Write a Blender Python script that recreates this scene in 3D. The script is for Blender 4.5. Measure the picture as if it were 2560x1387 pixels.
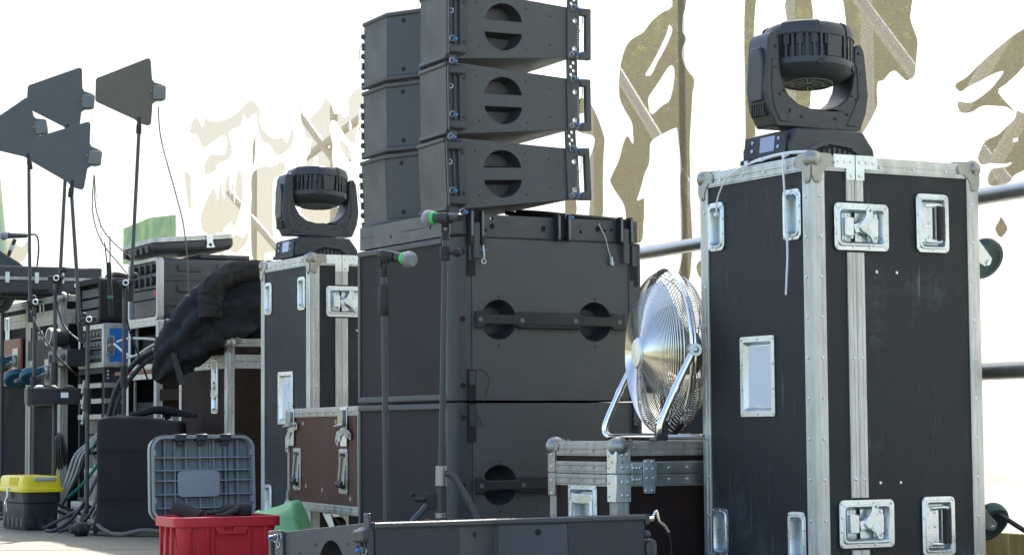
import bpy, bmesh, math, random
from mathutils import Vector, Matrix, noise
from mathutils.geometry import tessellate_polygon
random.seed(7)
for o in list(bpy.data.objects): bpy.data.objects.remove(o)
R = math.radians
scene = bpy.context.scene
COL = scene.collection
# ------------------------------------------------------------ camera, sky, sun, exposure
cam_d = bpy.data.cameras.new('camera'); cam = bpy.data.objects.new('camera', cam_d); COL.objects.link(cam)
cam_d.sensor_width = 36; cam_d.lens = 77.34; cam_d.clip_start = .1; cam_d.clip_end = 800
cam.matrix_world = Matrix.Translation((0, 0, .45)) @ Matrix.Rotation(math.pi/2 + R(3.968), 4, 'X') @ Matrix.Rotation(R(-.43), 4, 'Z')
scene.camera = cam
SUN_AZ, SUN_EL = 14.5, 44.0            # azimuth from +Y towards +X, elevation
world = bpy.data.worlds.new('World'); scene.world = world; world.use_nodes = True
wn = world.node_tree; bg = wn.nodes['Background']
sky = wn.nodes.new('ShaderNodeTexSky'); sky.sky_type = 'NISHITA'; sky.sun_disc = False
sky.sun_elevation = R(SUN_EL); sky.sun_rotation = R(SUN_AZ); sky.dust_density = 2.5; sky.air_density = 1.0; sky.ozone_density = .6
wn.links.new(sky.outputs[0], bg.inputs[0]); bg.inputs[1].default_value = .15
sd = bpy.data.lights.new('sun', 'SUN'); sd.energy = 4.5; sd.angle = R(.53); sd.color = (1, .95, .86)
sun = bpy.data.objects.new('sun', sd); COL.objects.link(sun)
tosun = Vector((math.sin(R(SUN_AZ))*math.cos(R(SUN_EL)), math.cos(R(SUN_AZ))*math.cos(R(SUN_EL)), math.sin(R(SUN_EL))))
sun.rotation_euler = tosun.to_track_quat('Z', 'Y').to_euler(); sun.location = tosun*40
vs = scene.view_settings; vs.view_transform = 'Standard'; vs.look = 'None'; vs.exposure = 1.52; vs.gamma = 1; vs.use_curve_mapping = False

# ------------------------------------------------------------ materials
def mat(name, col, rough=.5, metal=0., var=.12, vscale=6., bump=0., bscale=300., stretch=None, dust=0., dustcol=(.35, .34, .32), spec=.5, scratch=0., trans=0., vor=False):
    m = bpy.data.materials.new(name); m.use_nodes = True; n = m.node_tree; b = n.nodes['Principled BSDF']
    N, Lk = n.nodes.new, n.links.new
    tc = N('ShaderNodeTexCoord'); mp = N('ShaderNodeMapping'); Lk(tc.outputs['Object'], mp.inputs[0])
    if stretch: mp.inputs['Scale'].default_value = stretch
    nz = N('ShaderNodeTexNoise'); nz.inputs['Scale'].default_value = vscale; nz.inputs['Detail'].default_value = 8; nz.inputs['Roughness'].default_value = .65
    Lk(mp.outputs[0], nz.inputs['Vector'])
    mr = N('ShaderNodeMapRange'); mr.inputs[1].default_value = .3; mr.inputs[2].default_value = .7; mr.inputs[3].default_value = 1-var; mr.inputs[4].default_value = 1+var
    Lk(nz.outputs[0], mr.inputs[0])
    mx = N('ShaderNodeVectorMath'); mx.operation = 'SCALE'; mx.inputs[0].default_value = col[:3]; Lk(mr.outputs[0], mx.inputs['Scale'])
    last = mx.outputs[0]
    def over(fac_socket, colr, amt):
        nonlocal last
        ml = N('ShaderNodeMath'); ml.operation = 'MULTIPLY'; ml.inputs[1].default_value = amt; Lk(fac_socket, ml.inputs[0])
        mi = N('ShaderNodeMix'); mi.data_type = 'RGBA'; mi.clamp_factor = True
        Lk(ml.outputs[0], mi.inputs['Factor']); Lk(last, mi.inputs['A']); mi.inputs['B'].default_value = (*colr, 1); last = mi.outputs['Result']
    if dust:
        n2 = N('ShaderNodeTexNoise'); n2.inputs['Scale'].default_value = 3.2; n2.inputs['Detail'].default_value = 10; n2.inputs['Roughness'].default_value = .75; Lk(tc.outputs['Object'], n2.inputs['Vector'])
        r2 = N('ShaderNodeMapRange'); r2.inputs[1].default_value = .56; r2.inputs[2].default_value = .8; Lk(n2.outputs[0], r2.inputs[0]); over(r2.outputs[0], dustcol, dust)
    if scratch:
        mp3 = N('ShaderNodeMapping'); mp3.inputs['Scale'].default_value = (60, 60, 3); mp3.inputs['Rotation'].default_value = (.25, .35, .2); Lk(tc.outputs['Object'], mp3.inputs[0])
        n3 = N('ShaderNodeTexNoise'); n3.inputs['Scale'].default_value = 1.6; n3.inputs['Detail'].default_value = 4; Lk(mp3.outputs[0], n3.inputs['Vector'])
        r3 = N('ShaderNodeMapRange'); r3.inputs[1].default_value = .66; r3.inputs[2].default_value = .76; Lk(n3.outputs[0], r3.inputs[0]); over(r3.outputs[0], (.5, .49, .46), scratch)
    Lk(last, b.inputs['Base Color'])
    b.inputs['Metallic'].default_value = metal; b.inputs['Specular IOR Level'].default_value = spec
    rr = N('ShaderNodeMapRange'); rr.inputs[1].default_value = .3; rr.inputs[2].default_value = .7; rr.inputs[3].default_value = max(.03, rough-.1); rr.inputs[4].default_value = min(1, rough+.1)
    Lk(nz.outputs[0], rr.inputs[0]); Lk(rr.outputs[0], b.inputs['Roughness'])
    if bump:
        if vor:
            nb = N('ShaderNodeTexVoronoi'); nb.inputs['Scale'].default_value = bscale
        else:
            nb = N('ShaderNodeTexNoise'); nb.inputs['Scale'].default_value = bscale; nb.inputs['Detail'].default_value = 3
        Lk(mp.outputs[0] if not stretch else tc.outputs['Object'], nb.inputs['Vector'])
        bp = N('ShaderNodeBump'); bp.inputs['Strength'].default_value = bump; bp.inputs['Distance'].default_value = .002
        Lk(nb.outputs[0], bp.inputs['Height']); Lk(bp.outputs[0], b.inputs['Normal'])
    if trans:
        b.inputs['Transmission Weight'].default_value = trans
    return m
def grille_mat(name, col, hole, scale):
    m = mat(name, col, .55, .2, .1); n = m.node_tree; b = n.nodes['Principled BSDF']
    v = n.nodes.new('ShaderNodeTexVoronoi'); v.inputs['Scale'].default_value = scale; v.inputs['Randomness'].default_value = 0
    mp = n.nodes.new('ShaderNodeMapping'); mp.inputs['Rotation'].default_value = (.785, .0, .0); tc = n.nodes.new('ShaderNodeTexCoord')
    mp.inputs['Scale'].default_value = (.0001, 1, 1)
    n.links.new(tc.outputs['Object'], mp.inputs[0]); n.links.new(mp.outputs[0], v.inputs['Vector'])
    r = n.nodes.new('ShaderNodeMapRange'); r.inputs[1].default_value = .34; r.inputs[2].default_value = .42; n.links.new(v.outputs['Distance'], r.inputs[0])
    mi = n.nodes.new('ShaderNodeMix'); mi.data_type = 'RGBA'; src = b.inputs['Base Color'].links[0].from_socket
    n.links.new(r.outputs[0], mi.inputs['Factor']); mi.inputs['A'].default_value = (*hole, 1); n.links.new(src, mi.inputs['B']); n.links.new(mi.outputs['Result'], b.inputs['Base Color'])
    return m
M = {
 'panel': mat('black_laminate', (.0205, .0240, .0250), .55, 0, .3, 5, .5, 420, dust=.30, dustcol=(.26, .30, .33), scratch=.2, vor=True, spec=.3),
 'panel_d': mat('plain_black_laminate', (.011, .010, .011), .7, 0, .3, 5, .4, 300, dust=.03, spec=.06),
 'panel_l': mat('brown_laminate', (.070, .024, .016), .6, 0, .3, 6, .3, 300, dust=.05, scratch=.15, spec=.2),
 'panel_k': mat('dark_brown_laminate', (.027, .016, .013), .65, 0, .3, 6, .3, 300, dust=.07, scratch=.08, spec=.1),
 'alu': mat('worn_aluminium', (.52, .53, .51), .46, .65, .3, 9, .25, 160, stretch=(3, 3, .6), scratch=.0),
 'alu_old': mat('dull_aluminium', (.37, .36, .32), .52, .5, .35, 8, .3, 140, stretch=(3, 3, .6)),
 'steel': mat('zinc_steel', (.62, .68, .70), .32, .85, .18, 14, .1, 200),
 'steel_old': mat('tarnished_steel', (.33, .33, .30), .4, .8, .25, 14, .1, 200),
 'chrome': mat('chrome', (.82, .80, .76), .12, 1., .04, 10),
 'wire': mat('chrome_wire', (.72, .69, .63), .18, 1., .04, 10),
 'paint': mat('textured_cabinet_paint', (.064, .070, .070), .58, 0, .14, 5, 1., 230, dust=.06),
 'paint_s': mat('smooth_black_paint', (.044, .051, .055), .45, 0, .15, 8, .2, 200, dust=.08, scratch=.06),
 'hf': mat('black_plastic_panel', (.052, .060, .066), .5, 0, .1, 6, .2, 300),
 'grille': grille_mat('fine_black_grille', (.084, .086, .076), (.030, .031, .028), 330),
 'grille_b': grille_mat('coarse_black_grille', (.050, .058, .066), (.010, .011, .013), 165),
 'foam': mat('black_grille_cloth', (.030, .026, .024), .9, 0, .1, 5, .5, 500),
 'dark': mat('dark_interior', (.010, .010, .011), .8, 0, .1),
 'rubber': mat('black_rubber', (.016, .017, .018), .6, 0, .15, 10, .2, 200),
 'plast': mat('black_moulded_plastic', (.034, .038, .042), .45, 0, .12, 8, .25, 260),
 'plast_g': mat('grey_moulded_plastic', (.235, .285, .315), .5, 0, .1, 5, .1, 200, dust=.08),
 'red': mat('red_plastic', (.52, .014, .030), .42, 0, .10, 6, .12, 180, dust=.22, dustcol=(.42, .12, .12), scratch=.12),
 'yellow': mat('yellow_plastic', (.80, .62, .012), .4, 0, .06, 6, .1, 150, dust=.08, dustcol=(.4, .33, .1)),
 'navy': mat('dark_slate_plastic', (.020, .027, .032), .45, 0, .12, 6, .2, 160, dust=.07),
 'blue': mat('blue_laminate', (.012, .16, .55), .45, 0, .1, 6, .2, 250),
 'pin': mat('blue_pin_button', (.03, .20, .65), .3),
 'tyre': mat('blue_grey_tyre', (.02, .11, .16), .55, 0, .2, 10),
 'tyre_g': mat('dark_green_tyre', (.012, .045, .047), .5, 0, .25, 10),
 'wood': mat('red_brown_plywood', (.22, .085, .045), .6, 0, .25, 8, .3, 90, stretch=(1, 8, 8)),
 'wood_d': mat('stained_plywood', (.040, .028, .020), .75, 0, .3, 8, .3, 90),
 'cloth': mat('black_nylon', (.017, .019, .022), .8, 0, .25, 6, .5, 260, spec=.3),
 'fleece': mat('dark_grey_fleece', (.034, .032, .029), .9, 0, .2, 6, .6, 300, spec=.15),
 'cloth_w': mat('black_canvas', (.017, .014, .015), .85, 0, .2, 4, .5, 420, dust=.05, dustcol=(.1, .07, .06)),
 'paper': mat('white_card', (.72, .75, .80), .7, 0, .03, 3),
 'ztie': mat('white_nylon', (.78, .82, .84), .35, 0, .04),
 'cable': mat('black_cable', (.016, .016, .016), .5, 0, .1),
 'cable_g': mat('dusty_grey_cable', (.13, .12, .095), .6, 0, .2),
 'cable_w': mat('off_white_cable', (.55, .56, .50), .5, 0, .1),
 'cable_gr': mat('green_cable', (.01, .22, .10), .45, 0, .1),
 'green': mat('green_ring', (.02, .62, .10), .35),
 'mesh': mat('silver_mesh', (.36, .38, .38), .4, .8, .1, 10, 1.0, 900, vor=True),
 'tarp': mat('green_tarpaulin', (.20, .55, .22), .5, 0, .3, 5, .1, 50),
 'ant_b': mat('brown_antenna_board', (.105, .095, .072), .55, 0, .15, 6, .15, 200),
 'ant': mat('antenna_board', (.075, .083, .090), .55, 0, .15, 6, .15, 200),
 'box_g': mat('grey_plastic', (.13, .15, .15), .45),
 'brass': mat('brass', (.6, .42, .12), .3, 1.),
 'rail': mat('galvanised_tube', (.45, .45, .43), .38, .9, .2, 5, .1, 90),
 'screen': mat('display_glass', (.10, .13, .20), .08, 0, .25, 20),
 'dot': mat('pale_blue_button', (.30, .50, .75), .3),
 'bluec': mat('blue_connector', (.02, .08, .55), .4),
 'stone': mat('pale_timber', (.72, .56, .22), .7, 0, .3, 4, .3, 60, stretch=(8, 8, 1)),
 'truss': mat('pale_truss_tube', (.7, .7, .68), .45, .6, .1),
 'bark': mat('bark', (.06, .045, .03), .9, 0, .4, 10, .8, 30),
}
def emit_screen():
    m = M['screen']; b = m.node_tree.nodes['Principled BSDF']; b.inputs['Emission Color'].default_value = (.35, .45, .8, 1); b.inputs['Emission Strength'].default_value = .12
emit_screen()
led = mat('green_led', (.05, .8, .15), .3); led.node_tree.nodes['Principled BSDF'].inputs['Emission Color'].default_value = (.05, 1, .2, 1); led.node_tree.nodes['Principled BSDF'].inputs['Emission Strength'].default_value = .6
M['led'] = led

# ------------------------------------------------------------ mesh helpers
class MB:
    def __init__(s): s.v = []; s.f = []; s.M = Matrix()
    def at(s, m): s.M = m; return s
    def add(s, vs, fs):
        o = len(s.v); s.v += [s.M @ Vector(v) for v in vs]; s.f += [[i+o for i in f] for f in fs]; return s
    def box(s, x0, x1, y0, y1, z0, z1):
        return s.add([(x0,y0,z0),(x1,y0,z0),(x1,y1,z0),(x0,y1,z0),(x0,y0,z1),(x1,y0,z1),(x1,y1,z1),(x0,y1,z1)], [(0,3,2,1),(4,5,6,7),(0,1,5,4),(1,2,6,5),(2,3,7,6),(3,0,4,7)])
    def loops(s, L, c0=True, c1=True, closed=True):
        n = len(L[0]); vs = [p for l in L for p in l]; fs = []
        for i in range(len(L)-1):
            for j in range(n if closed else n-1):
                k = (j+1) % n; fs.append((i*n+j, i*n+k, (i+1)*n+k, (i+1)*n+j))
        if c0: fs.append(tuple(range(n-1, -1, -1)))
        if c1: fs.append(tuple(range((len(L)-1)*n, len(L)*n)))
        return s.add(vs, fs)
    def cyl(s, p, q, r, r2=None, n=12, caps=True):
        p, q = Vector(p), Vector(q); d = (q-p).normalized(); a = d.orthogonal().normalized(); b = d.cross(a); r2 = r if r2 is None else r2
        ring = lambda c, rr: [c + (a*math.cos(2*math.pi*i/n) + b*math.sin(2*math.pi*i/n))*rr for i in range(n)]
        return s.loops([ring(p, r), ring(q, r2)], caps, caps)
    def lathe(s, prof, p=(0,0,0), axis=(0,0,1), n=16, caps=True):
        p = Vector(p); d = Vector(axis).normalized(); a = d.orthogonal().normalized(); b = d.cross(a)
        return s.loops([[p + d*h + (a*math.cos(2*math.pi*i/n) + b*math.sin(2*math.pi*i/n))*max(r, 1e-4) for i in range(n)] for r, h in prof], caps, caps)
    def tube(s, pts, r, n=8, sub=4, caps=True):
        P = [Vector(p) for p in pts]; Q = P
        if sub > 1 and len(P) > 2:
            Q = []
            for i in range(len(P)-1):
                p0, p1, p2, p3 = P[max(i-1,0)], P[i], P[i+1], P[min(i+2, len(P)-1)]
                for k in range(sub):
                    t = k/sub; Q.append(.5*((2*p1) + (p2-p0)*t + (2*p0-5*p1+4*p2-p3)*t*t + (3*p1-p0-3*p2+p3)*t**3))
            Q.append(P[-1])
        rs = r if isinstance(r, (list, tuple)) else [r]*len(P)
        a = None; L = []
        for i, q in enumerate(Q):
            d = (Q[min(i+1, len(Q)-1)] - Q[max(i-1, 0)]).normalized()
            a = d.orthogonal().normalized() if a is None else (a - d*a.dot(d)).normalized()
            b = d.cross(a); u = i/(len(Q)-1)*(len(rs)-1); k = min(int(u), len(rs)-2) if len(rs) > 1 else 0
            rr = rs[0] if len(rs) == 1 else rs[k] + (rs[k+1]-rs[k])*(u-k)
            L.append([q + (a*math.cos(2*math.pi*j/n) + b*math.sin(2*math.pi*j/n))*rr for j in range(n)])
        return s.loops(L, caps, caps)
    def plate(s, outer, holes=(), z0=0., z1=.003):
        polys = [[Vector((x, y, 0)) for x, y in outer]] + [[Vector((x, y, 0)) for x, y in h] for h in holes]
        tris = tessellate_polygon(polys); flat = [p for q in polys for p in q]; n = len(flat)
        vs = [(p.x, p.y, z1) for p in flat] + [(p.x, p.y, z0) for p in flat]
        fs = [tuple(t) for t in tris] + [tuple(i+n for i in reversed(t)) for t in tris]; o = 0
        for q in polys:
            m = len(q)
            for i in range(m): j = (i+1) % m; fs.append((o+i, o+j, o+j+n, o+i+n))
            o += m
        return s.add(vs, fs)
    def sphere(s, c, r, n=14, sc=(1,1,1)):
        c = Vector(c); L = []; k = n//2
        for i in range(k+1):
            th = math.pi*i/k; rr = max(math.sin(th), .002)*r
            L.append([(c.x+rr*math.cos(2*math.pi*j/n)*sc[0], c.y+rr*math.sin(2*math.pi*j/n)*sc[1], c.z-r*math.cos(th)*sc[2]) for j in range(n)])
        return s.loops(L)
    def torus(s, c, axis, R_, r, n=48, m=5):
        c = Vector(c); d = Vector(axis).normalized(); a = d.orthogonal().normalized(); b = d.cross(a); vs = []; fs = []
        for i in range(n):
            u = 2*math.pi*i/n; e = a*math.cos(u) + b*math.sin(u)
            for j in range(m):
                w = 2*math.pi*j/m; vs.append(c + e*(R_ + r*math.cos(w)) + d*r*math.sin(w))
        for i in range(n):
            for j in range(m): fs.append((i*m+j, ((i+1)%n)*m+j, ((i+1)%n)*m+(j+1)%m, i*m+(j+1)%m))
        return s.add(vs, fs)
    def rivet(s, p, nrm, r=.0045, h=.0022):
        return s.lathe([(r, -.001), (r, h*.3), (r*.75, h*.85), (r*.25, h)], p, nrm, 8)
    def build_each(s, name, m, parent=None, bevel=0., smooth=35):
        """one object for each separate piece"""
        par = list(range(len(s.v)))
        def root(i):
            while par[i] != i: par[i] = par[par[i]]; i = par[i]
            return i
        for f in s.f:
            for i in f[1:]: par[root(i)] = root(f[0])
        grp = {}
        for f in s.f: grp.setdefault(root(f[0]), []).append(f)
        out = []
        for fs in grp.values():
            q = MB(); ids = sorted({i for f in fs for i in f}); mp = {i: k for k, i in enumerate(ids)}
            q.v = [s.v[i] for i in ids]; q.f = [[mp[i] for i in f] for f in fs]; out.append(q.build(name, m, parent, bevel, smooth))
        return out[0]
    def build(s, name, m, parent=None, bevel=0., smooth=35, seg=2):
        me = bpy.data.meshes.new(name); me.from_pydata([tuple(v) for v in s.v], [], s.f); me.validate()
        bm = bmesh.new(); bm.from_mesh(me); bmesh.ops.recalc_face_normals(bm, faces=bm.faces); bm.to_mesh(me); bm.free()
        if smooth: 
            for p in me.polygons: p.use_smooth = True
            me.set_sharp_from_angle(angle=R(smooth))
        me.materials.append(M[m] if isinstance(m, str) else m)
        o = bpy.data.objects.new(name, me); COL.objects.link(o)
        if parent: o.parent = parent
        if bevel:
            b = o.modifiers.new('bevel', 'BEVEL'); b.width = bevel; b.segments = seg; b.limit_method = 'ANGLE'; b.angle_limit = R(40)
        return o
def tag(o, label, cat, group=None, kind=None):
    if label: o['label'] = label
    if cat: o['category'] = cat
    if group: o['group'] = group
    if kind: o['kind'] = kind
    return o
def stuff(o): o['kind'] = 'stuff'; return o
def thing(name, label, cat, loc=(0,0,0), rot=0, group=None):
    o = bpy.data.objects.new(name, None); COL.objects.link(o); o.empty_display_size = .1
    o.location = loc; o.rotation_euler = rot if isinstance(rot, (tuple, list)) else (0, 0, R(rot))
    return tag(o, label, cat, group)
def struct(o): o['kind'] = 'structure'; return o
def frame(o, a, b):
    a, b, o = Vector(a), Vector(b), Vector(o); n = a.cross(b); m = Matrix.Identity(4)
    for i in range(3): m[i][0] = a[i]; m[i][1] = b[i]; m[i][2] = n[i]; m[i][3] = o[i]
    return m
def FF(x, z, y=0): return frame((x, y, z), (1,0,0), (0,0,1))      # on a face looking to -y
def FL(y, z, x=0): return frame((x, y, z), (0,-1,0), (0,0,1))     # on a face looking to -x
def FR(y, z, x): return frame((x, y, z), (0,1,0), (0,0,1))        # on a face looking to +x
def FT(x, y, z): return frame((x, y, z), (1,0,0), (0,1,0))        # on a face looking up
def rrect(w, h, r, k=4, cx=0, cy=0):
    P = []
    for sx, sy, a0 in ((1,1,0),(-1,1,90),(-1,-1,180),(1,-1,270)):
        for i in range(k+1):
            a = R(a0 + 90*i/k); P.append((cx + sx*(w/2-r) + r*math.cos(a), cy + sy*(h/2-r) + r*math.sin(a)))
    return P
def circ(r, n=24, cx=0, cy=0): return [(cx+r*math.cos(2*math.pi*i/n), cy+r*math.sin(2*math.pi*i/n)) for i in range(n)]
def rect(x0, x1, y0, y1): return [(x0,y0),(x1,y0),(x1,y1),(x0,y1)]
def rloop(w, h, r, z, k=4): return [(x, y, z) for x, y in rrect(w, h, r, k)]

# ------------------------------------------------------------ case hardware
def dish(mb, w, h, rim, depth, r=.014, z=.0):
    """pressed steel dish: flat flange, raised bead, sunken well"""
    mb.loops([rloop(w, h, r, z), rloop(w, h, r, z+.0025), rloop(w-rim, h-rim, r*.8, z+.0028), rloop(w-rim*1.3, h-rim*1.3, r*.75, z+.006), rloop(w-rim*1.7, h-rim*1.7, r*.7, z+.006),
              rloop(w-rim*2.1, h-rim*2.1, r*.6, z+.001), rloop(w-rim*2.5, h-rim*2.5, r*.5, z-depth)], False, True)
def dish_rivets(mb, w, h, rim, nx, nz, z=.0025, r=.0045):
    a, b = w/2-rim*.42, h/2-rim*.42
    for i in range(nx):
        x = -a + 2*a*i/(nx-1)
        for y in (-b, b): mb.rivet((x, y, z), (0,0,1), r)
    for i in range(1, nz-1):
        y = -b + 2*b*i/(nz-1)
        for x in (-a, a): mb.rivet((x, y, z), (0,0,1), r)
def latch(par, m, w=.178, h=.124, z=.004, mt='steel', tilt=12):
    d = MB().at(m); dish(d, w, h, .020, .012, z=z); d_o = d.build('latch', mt, par)
    k = MB().at(m)                      # keeper with its hook plate on the left, fixed plate on the right
    k.box(-.058, -.030, -.036, .036, -.006, -.003); k.box(-.056, -.026, -.024, .024, -.004, .009)
    k.box(.026, .060, -.038, .038, -.006, -.002); k.box(.030, .058, -.024, .024, -.003, .004)
    k.build_each('keeper', mt, d_o, .002)
    b = MB().at(m @ Matrix.Rotation(R(tilt), 4, 'Z'))
    b.box(-.026, .004, -.012, .012, .002, .010)
    b.lathe([(.017, .0), (.017, .011), (.013, .014)], (.004, 0, 0), (0,0,1), 16)
    b.plate([(.004,-.016),(.018,-.030),(.024,-.046),(.034,-.050),(.042,-.042),(.040,-.026),(.030,-.012),(.028,0),(.030,.012),(.040,.026),(.042,.042),(.034,.050),(.024,.046),(.018,.030),(.004,.016)], [circ(.0045, 8, .033, .038), circ(.0045, 8, .033, -.038)], .008, .012)
    b.build('butterfly_wing', mt, d_o, .001)
    rv = MB().at(m); dish_rivets(rv, w, h, .020, 4, 4, z+.0025)
    for x in (-.048, -.036, .036, .050):
        for y in (-.031, .031): rv.rivet((x, y, -.002), (0,0,1), .0045)
    stuff(rv.build('rivets', mt, d_o)); return d_o
def spring_handle(par, m, w=.110, h=.157, mt='steel', z=.004):
    d = MB().at(m); dish(d, w, h, .017, .014, z=z); o = d.build('handle', mt, par)
    p = MB().at(m); p.box(-w*.36, w*.02, -h*.33, h*.33, -.002, .004); p.build('hinge_plate', mt, o, .0015)
    t = MB().at(m); t.tube([(-w*.22, h*.30, .004), (w*.22, h*.31, .006), (w*.22, h*.28, .008)], .0055, 8, 3); t.tube([(-w*.22, -h*.30, .004), (w*.22, -h*.31, .006), (w*.22, -h*.28, .008)], .0055, 8, 3); t.build_each('handle_wire', mt, o)
    g = MB().at(m); g.cyl((w*.22, -h*.285, .009), (w*.22, h*.285, .009), .0105, n=12); g.build('grip', 'rubber', o)
    rv = MB().at(m); dish_rivets(rv, w, h, .017, 3, 4, z+.0025)
    for i in range(3):
        for x in (-w*.31, -w*.1): rv.rivet((x, -h*.24 + i*h*.24, .004), (0,0,1), .0045)
    stuff(rv.build('rivets', mt, o)); return o
def finger_pull(par, m, w=.080, h=.134, mt='steel', z=.001):
    d = MB().at(m); dish(d, w, h, .016, .022, .018, z); o = d.build('recessed_pull', mt, par)
    rv = MB().at(m); dish_rivets(rv, w, h, .016, 3, 4, z+.0025, .004); stuff(rv.build('rivets', mt, o)); return o
def label_dish(par, m, w=.16, h=.216, mt='steel', lines=False):
    d = MB().at(m); d.loops([rloop(w, h, .006, .001), rloop(w, h, .006, .004), rloop(w-.03, h-.03, .005, .004), rloop(w-.046, h-.046, .004, -.008)], False, True); o = d.build('label_holder', mt, par)
    p = MB().at(m); p.box(-(w-.054)/2, (w-.054)/2, -(h-.054)/2, (h-.054)/2, -.0075, -.0062); c = p.build('paper_label', 'paper', o)
    if lines:
        q = MB().at(m)
        for x, y, l, v in ((-.01,.05,.03,0),(.01,.03,.035,1),(-.02,.0,.03,1),(.0,-.02,.045,0),(.015,-.05,.03,1),(-.01,-.065,.03,0)):
            q.box(x, x+(.0012 if v else l), y, y+(l if v else .0012), -.006, -.0055)
        stuff(q.build('printed_lines', 'box_g', c))
    rv = MB().at(m); dish_rivets(rv, w, h, .018, 3, 4, .004, .004); stuff(rv.build('rivets', mt, o)); return o
def caster(par, m, r=.052, swivel=20, tyre='tyre_g', plate=True, wd=.034):
    """m: frame on the mounting face, normal outwards; the wheel hangs off it"""
    g = MB().at(m)
    if plate: g.box(-.05, .05, -.06, .06, .0, .004)
    g.lathe([(.035, .004), (.035, .018), (.028, .02)], (0,0,0), (0,0,1), 16)
    mm = m @ Matrix.Rotation(R(swivel), 4, 'Z'); g.at(mm)
    for s in (-1, 1):
        y = s*(wd/2+.005)
        L = [(-.028, .018), (.028, .018), (.052, .062+r*.2), (.046, .078+r*.2), (.028, .078+r*.2)]
        g.add([(x, y-.002, z) for x, z in L] + [(x, y+.002, z) for x, z in L], [(0,1,2,3,4),(9,8,7,6,5)] + [(i, (i+1)%5, 5+(i+1)%5, 5+i) for i in range(5)])
    g.cyl((.040, -wd/2-.011, .068+r*.2), (.040, wd/2+.011, .068+r*.2), .008, n=10)
    o = g.build('caster', 'steel', par, .001)
    w = MB().at(mm); h = wd/2
    w.lathe([(.018, -h*.7), (r*.55, -h*.7), (r*.72, -h*.9), (r*.74, -h), (r*.94, -h*.9), (r, -h*.45), (r, h*.45), (r*.94, h*.9), (r*.74, h), (r*.72, h*.9), (r*.55, h*.7), (.018, h*.7)], (.040, 0, .068+r*.2), (0,1,0), 24)
    w.build('wheel', tyre, o); return o
def ltrim(mb, p, axis, length, n1, n2, e, th):
    """ridged angle profile along an edge; n1, n2 are the outward normals of the two faces"""
    p, ax, n1, n2 = Vector(p), Vector(axis), Vector(n1), Vector(n2); b = .0014
    leg = [(1, 0), (1, 1, 0), (.92, 1, 0), (.88, 1, b), (.70, 1, b), (.66, 1, 0), (.52, 1, 0), (.48, 1, b), (.30, 1, b), (.26, 1, 0), (.02, 1, 0)]
    def pt(q, first):
        d = e*q[0]; o = 0 if len(q) == 2 else th + q[2]
        return (-n2*d + n1*o) if first else (-n1*d + n2*o)
    prof = [pt(q, True) for q in leg] + [(n1+n2)*th*.75] + [pt(q, False) for q in reversed(leg)] + [Vector((0,0,0))]
    mb.loops([[p + q for q in prof], [p + ax*length + q for q in prof]])
def corner(par, p, sx, sy, sz, r=.034, mt='steel', plates=True, size=1.):
    """steel ball corner: p = box corner, sx.. = outward signs"""
    P = Vector(p); g = MB()
    c = P - Vector((sx, sy, sz))*r*.36; g.sphere(c, r, 16)
    poly = [(-.004,-.004),(.052,-.004),(.068,.004),(.074,.016),(.066,.027),(.050,.027),(.040,.034),(.034,.040),(.027,.050),(.027,.066),(.016,.074),(.004,.068),(-.004,.052)]
    poly = [(a*size, b*size) for a, b in poly]
    if plates:
        ex, ey, ez = Vector((-sx,0,0)), Vector((0,-sy,0)), Vector((0,0,-sz))
        for a, b in ((ex, ez), (ey, ez), (ex, ey)):
            n = -(ex+ey+ez-a-b); m = Matrix.Identity(4)
            for i in range(3): m[i][0] = a[i]; m[i][1] = b[i]; m[i][2] = n[i]; m[i][3] = P[i]
            g.at(m); g.plate(poly, [], .004, .0075)
            for q in ((.066, .016), (.016, .066)): g.rivet((q[0]*size, q[1]*size, .0075), (0,0,1), .005)
    return g.at(Matrix()).build('corner_ball', mt, par, 0)
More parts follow.
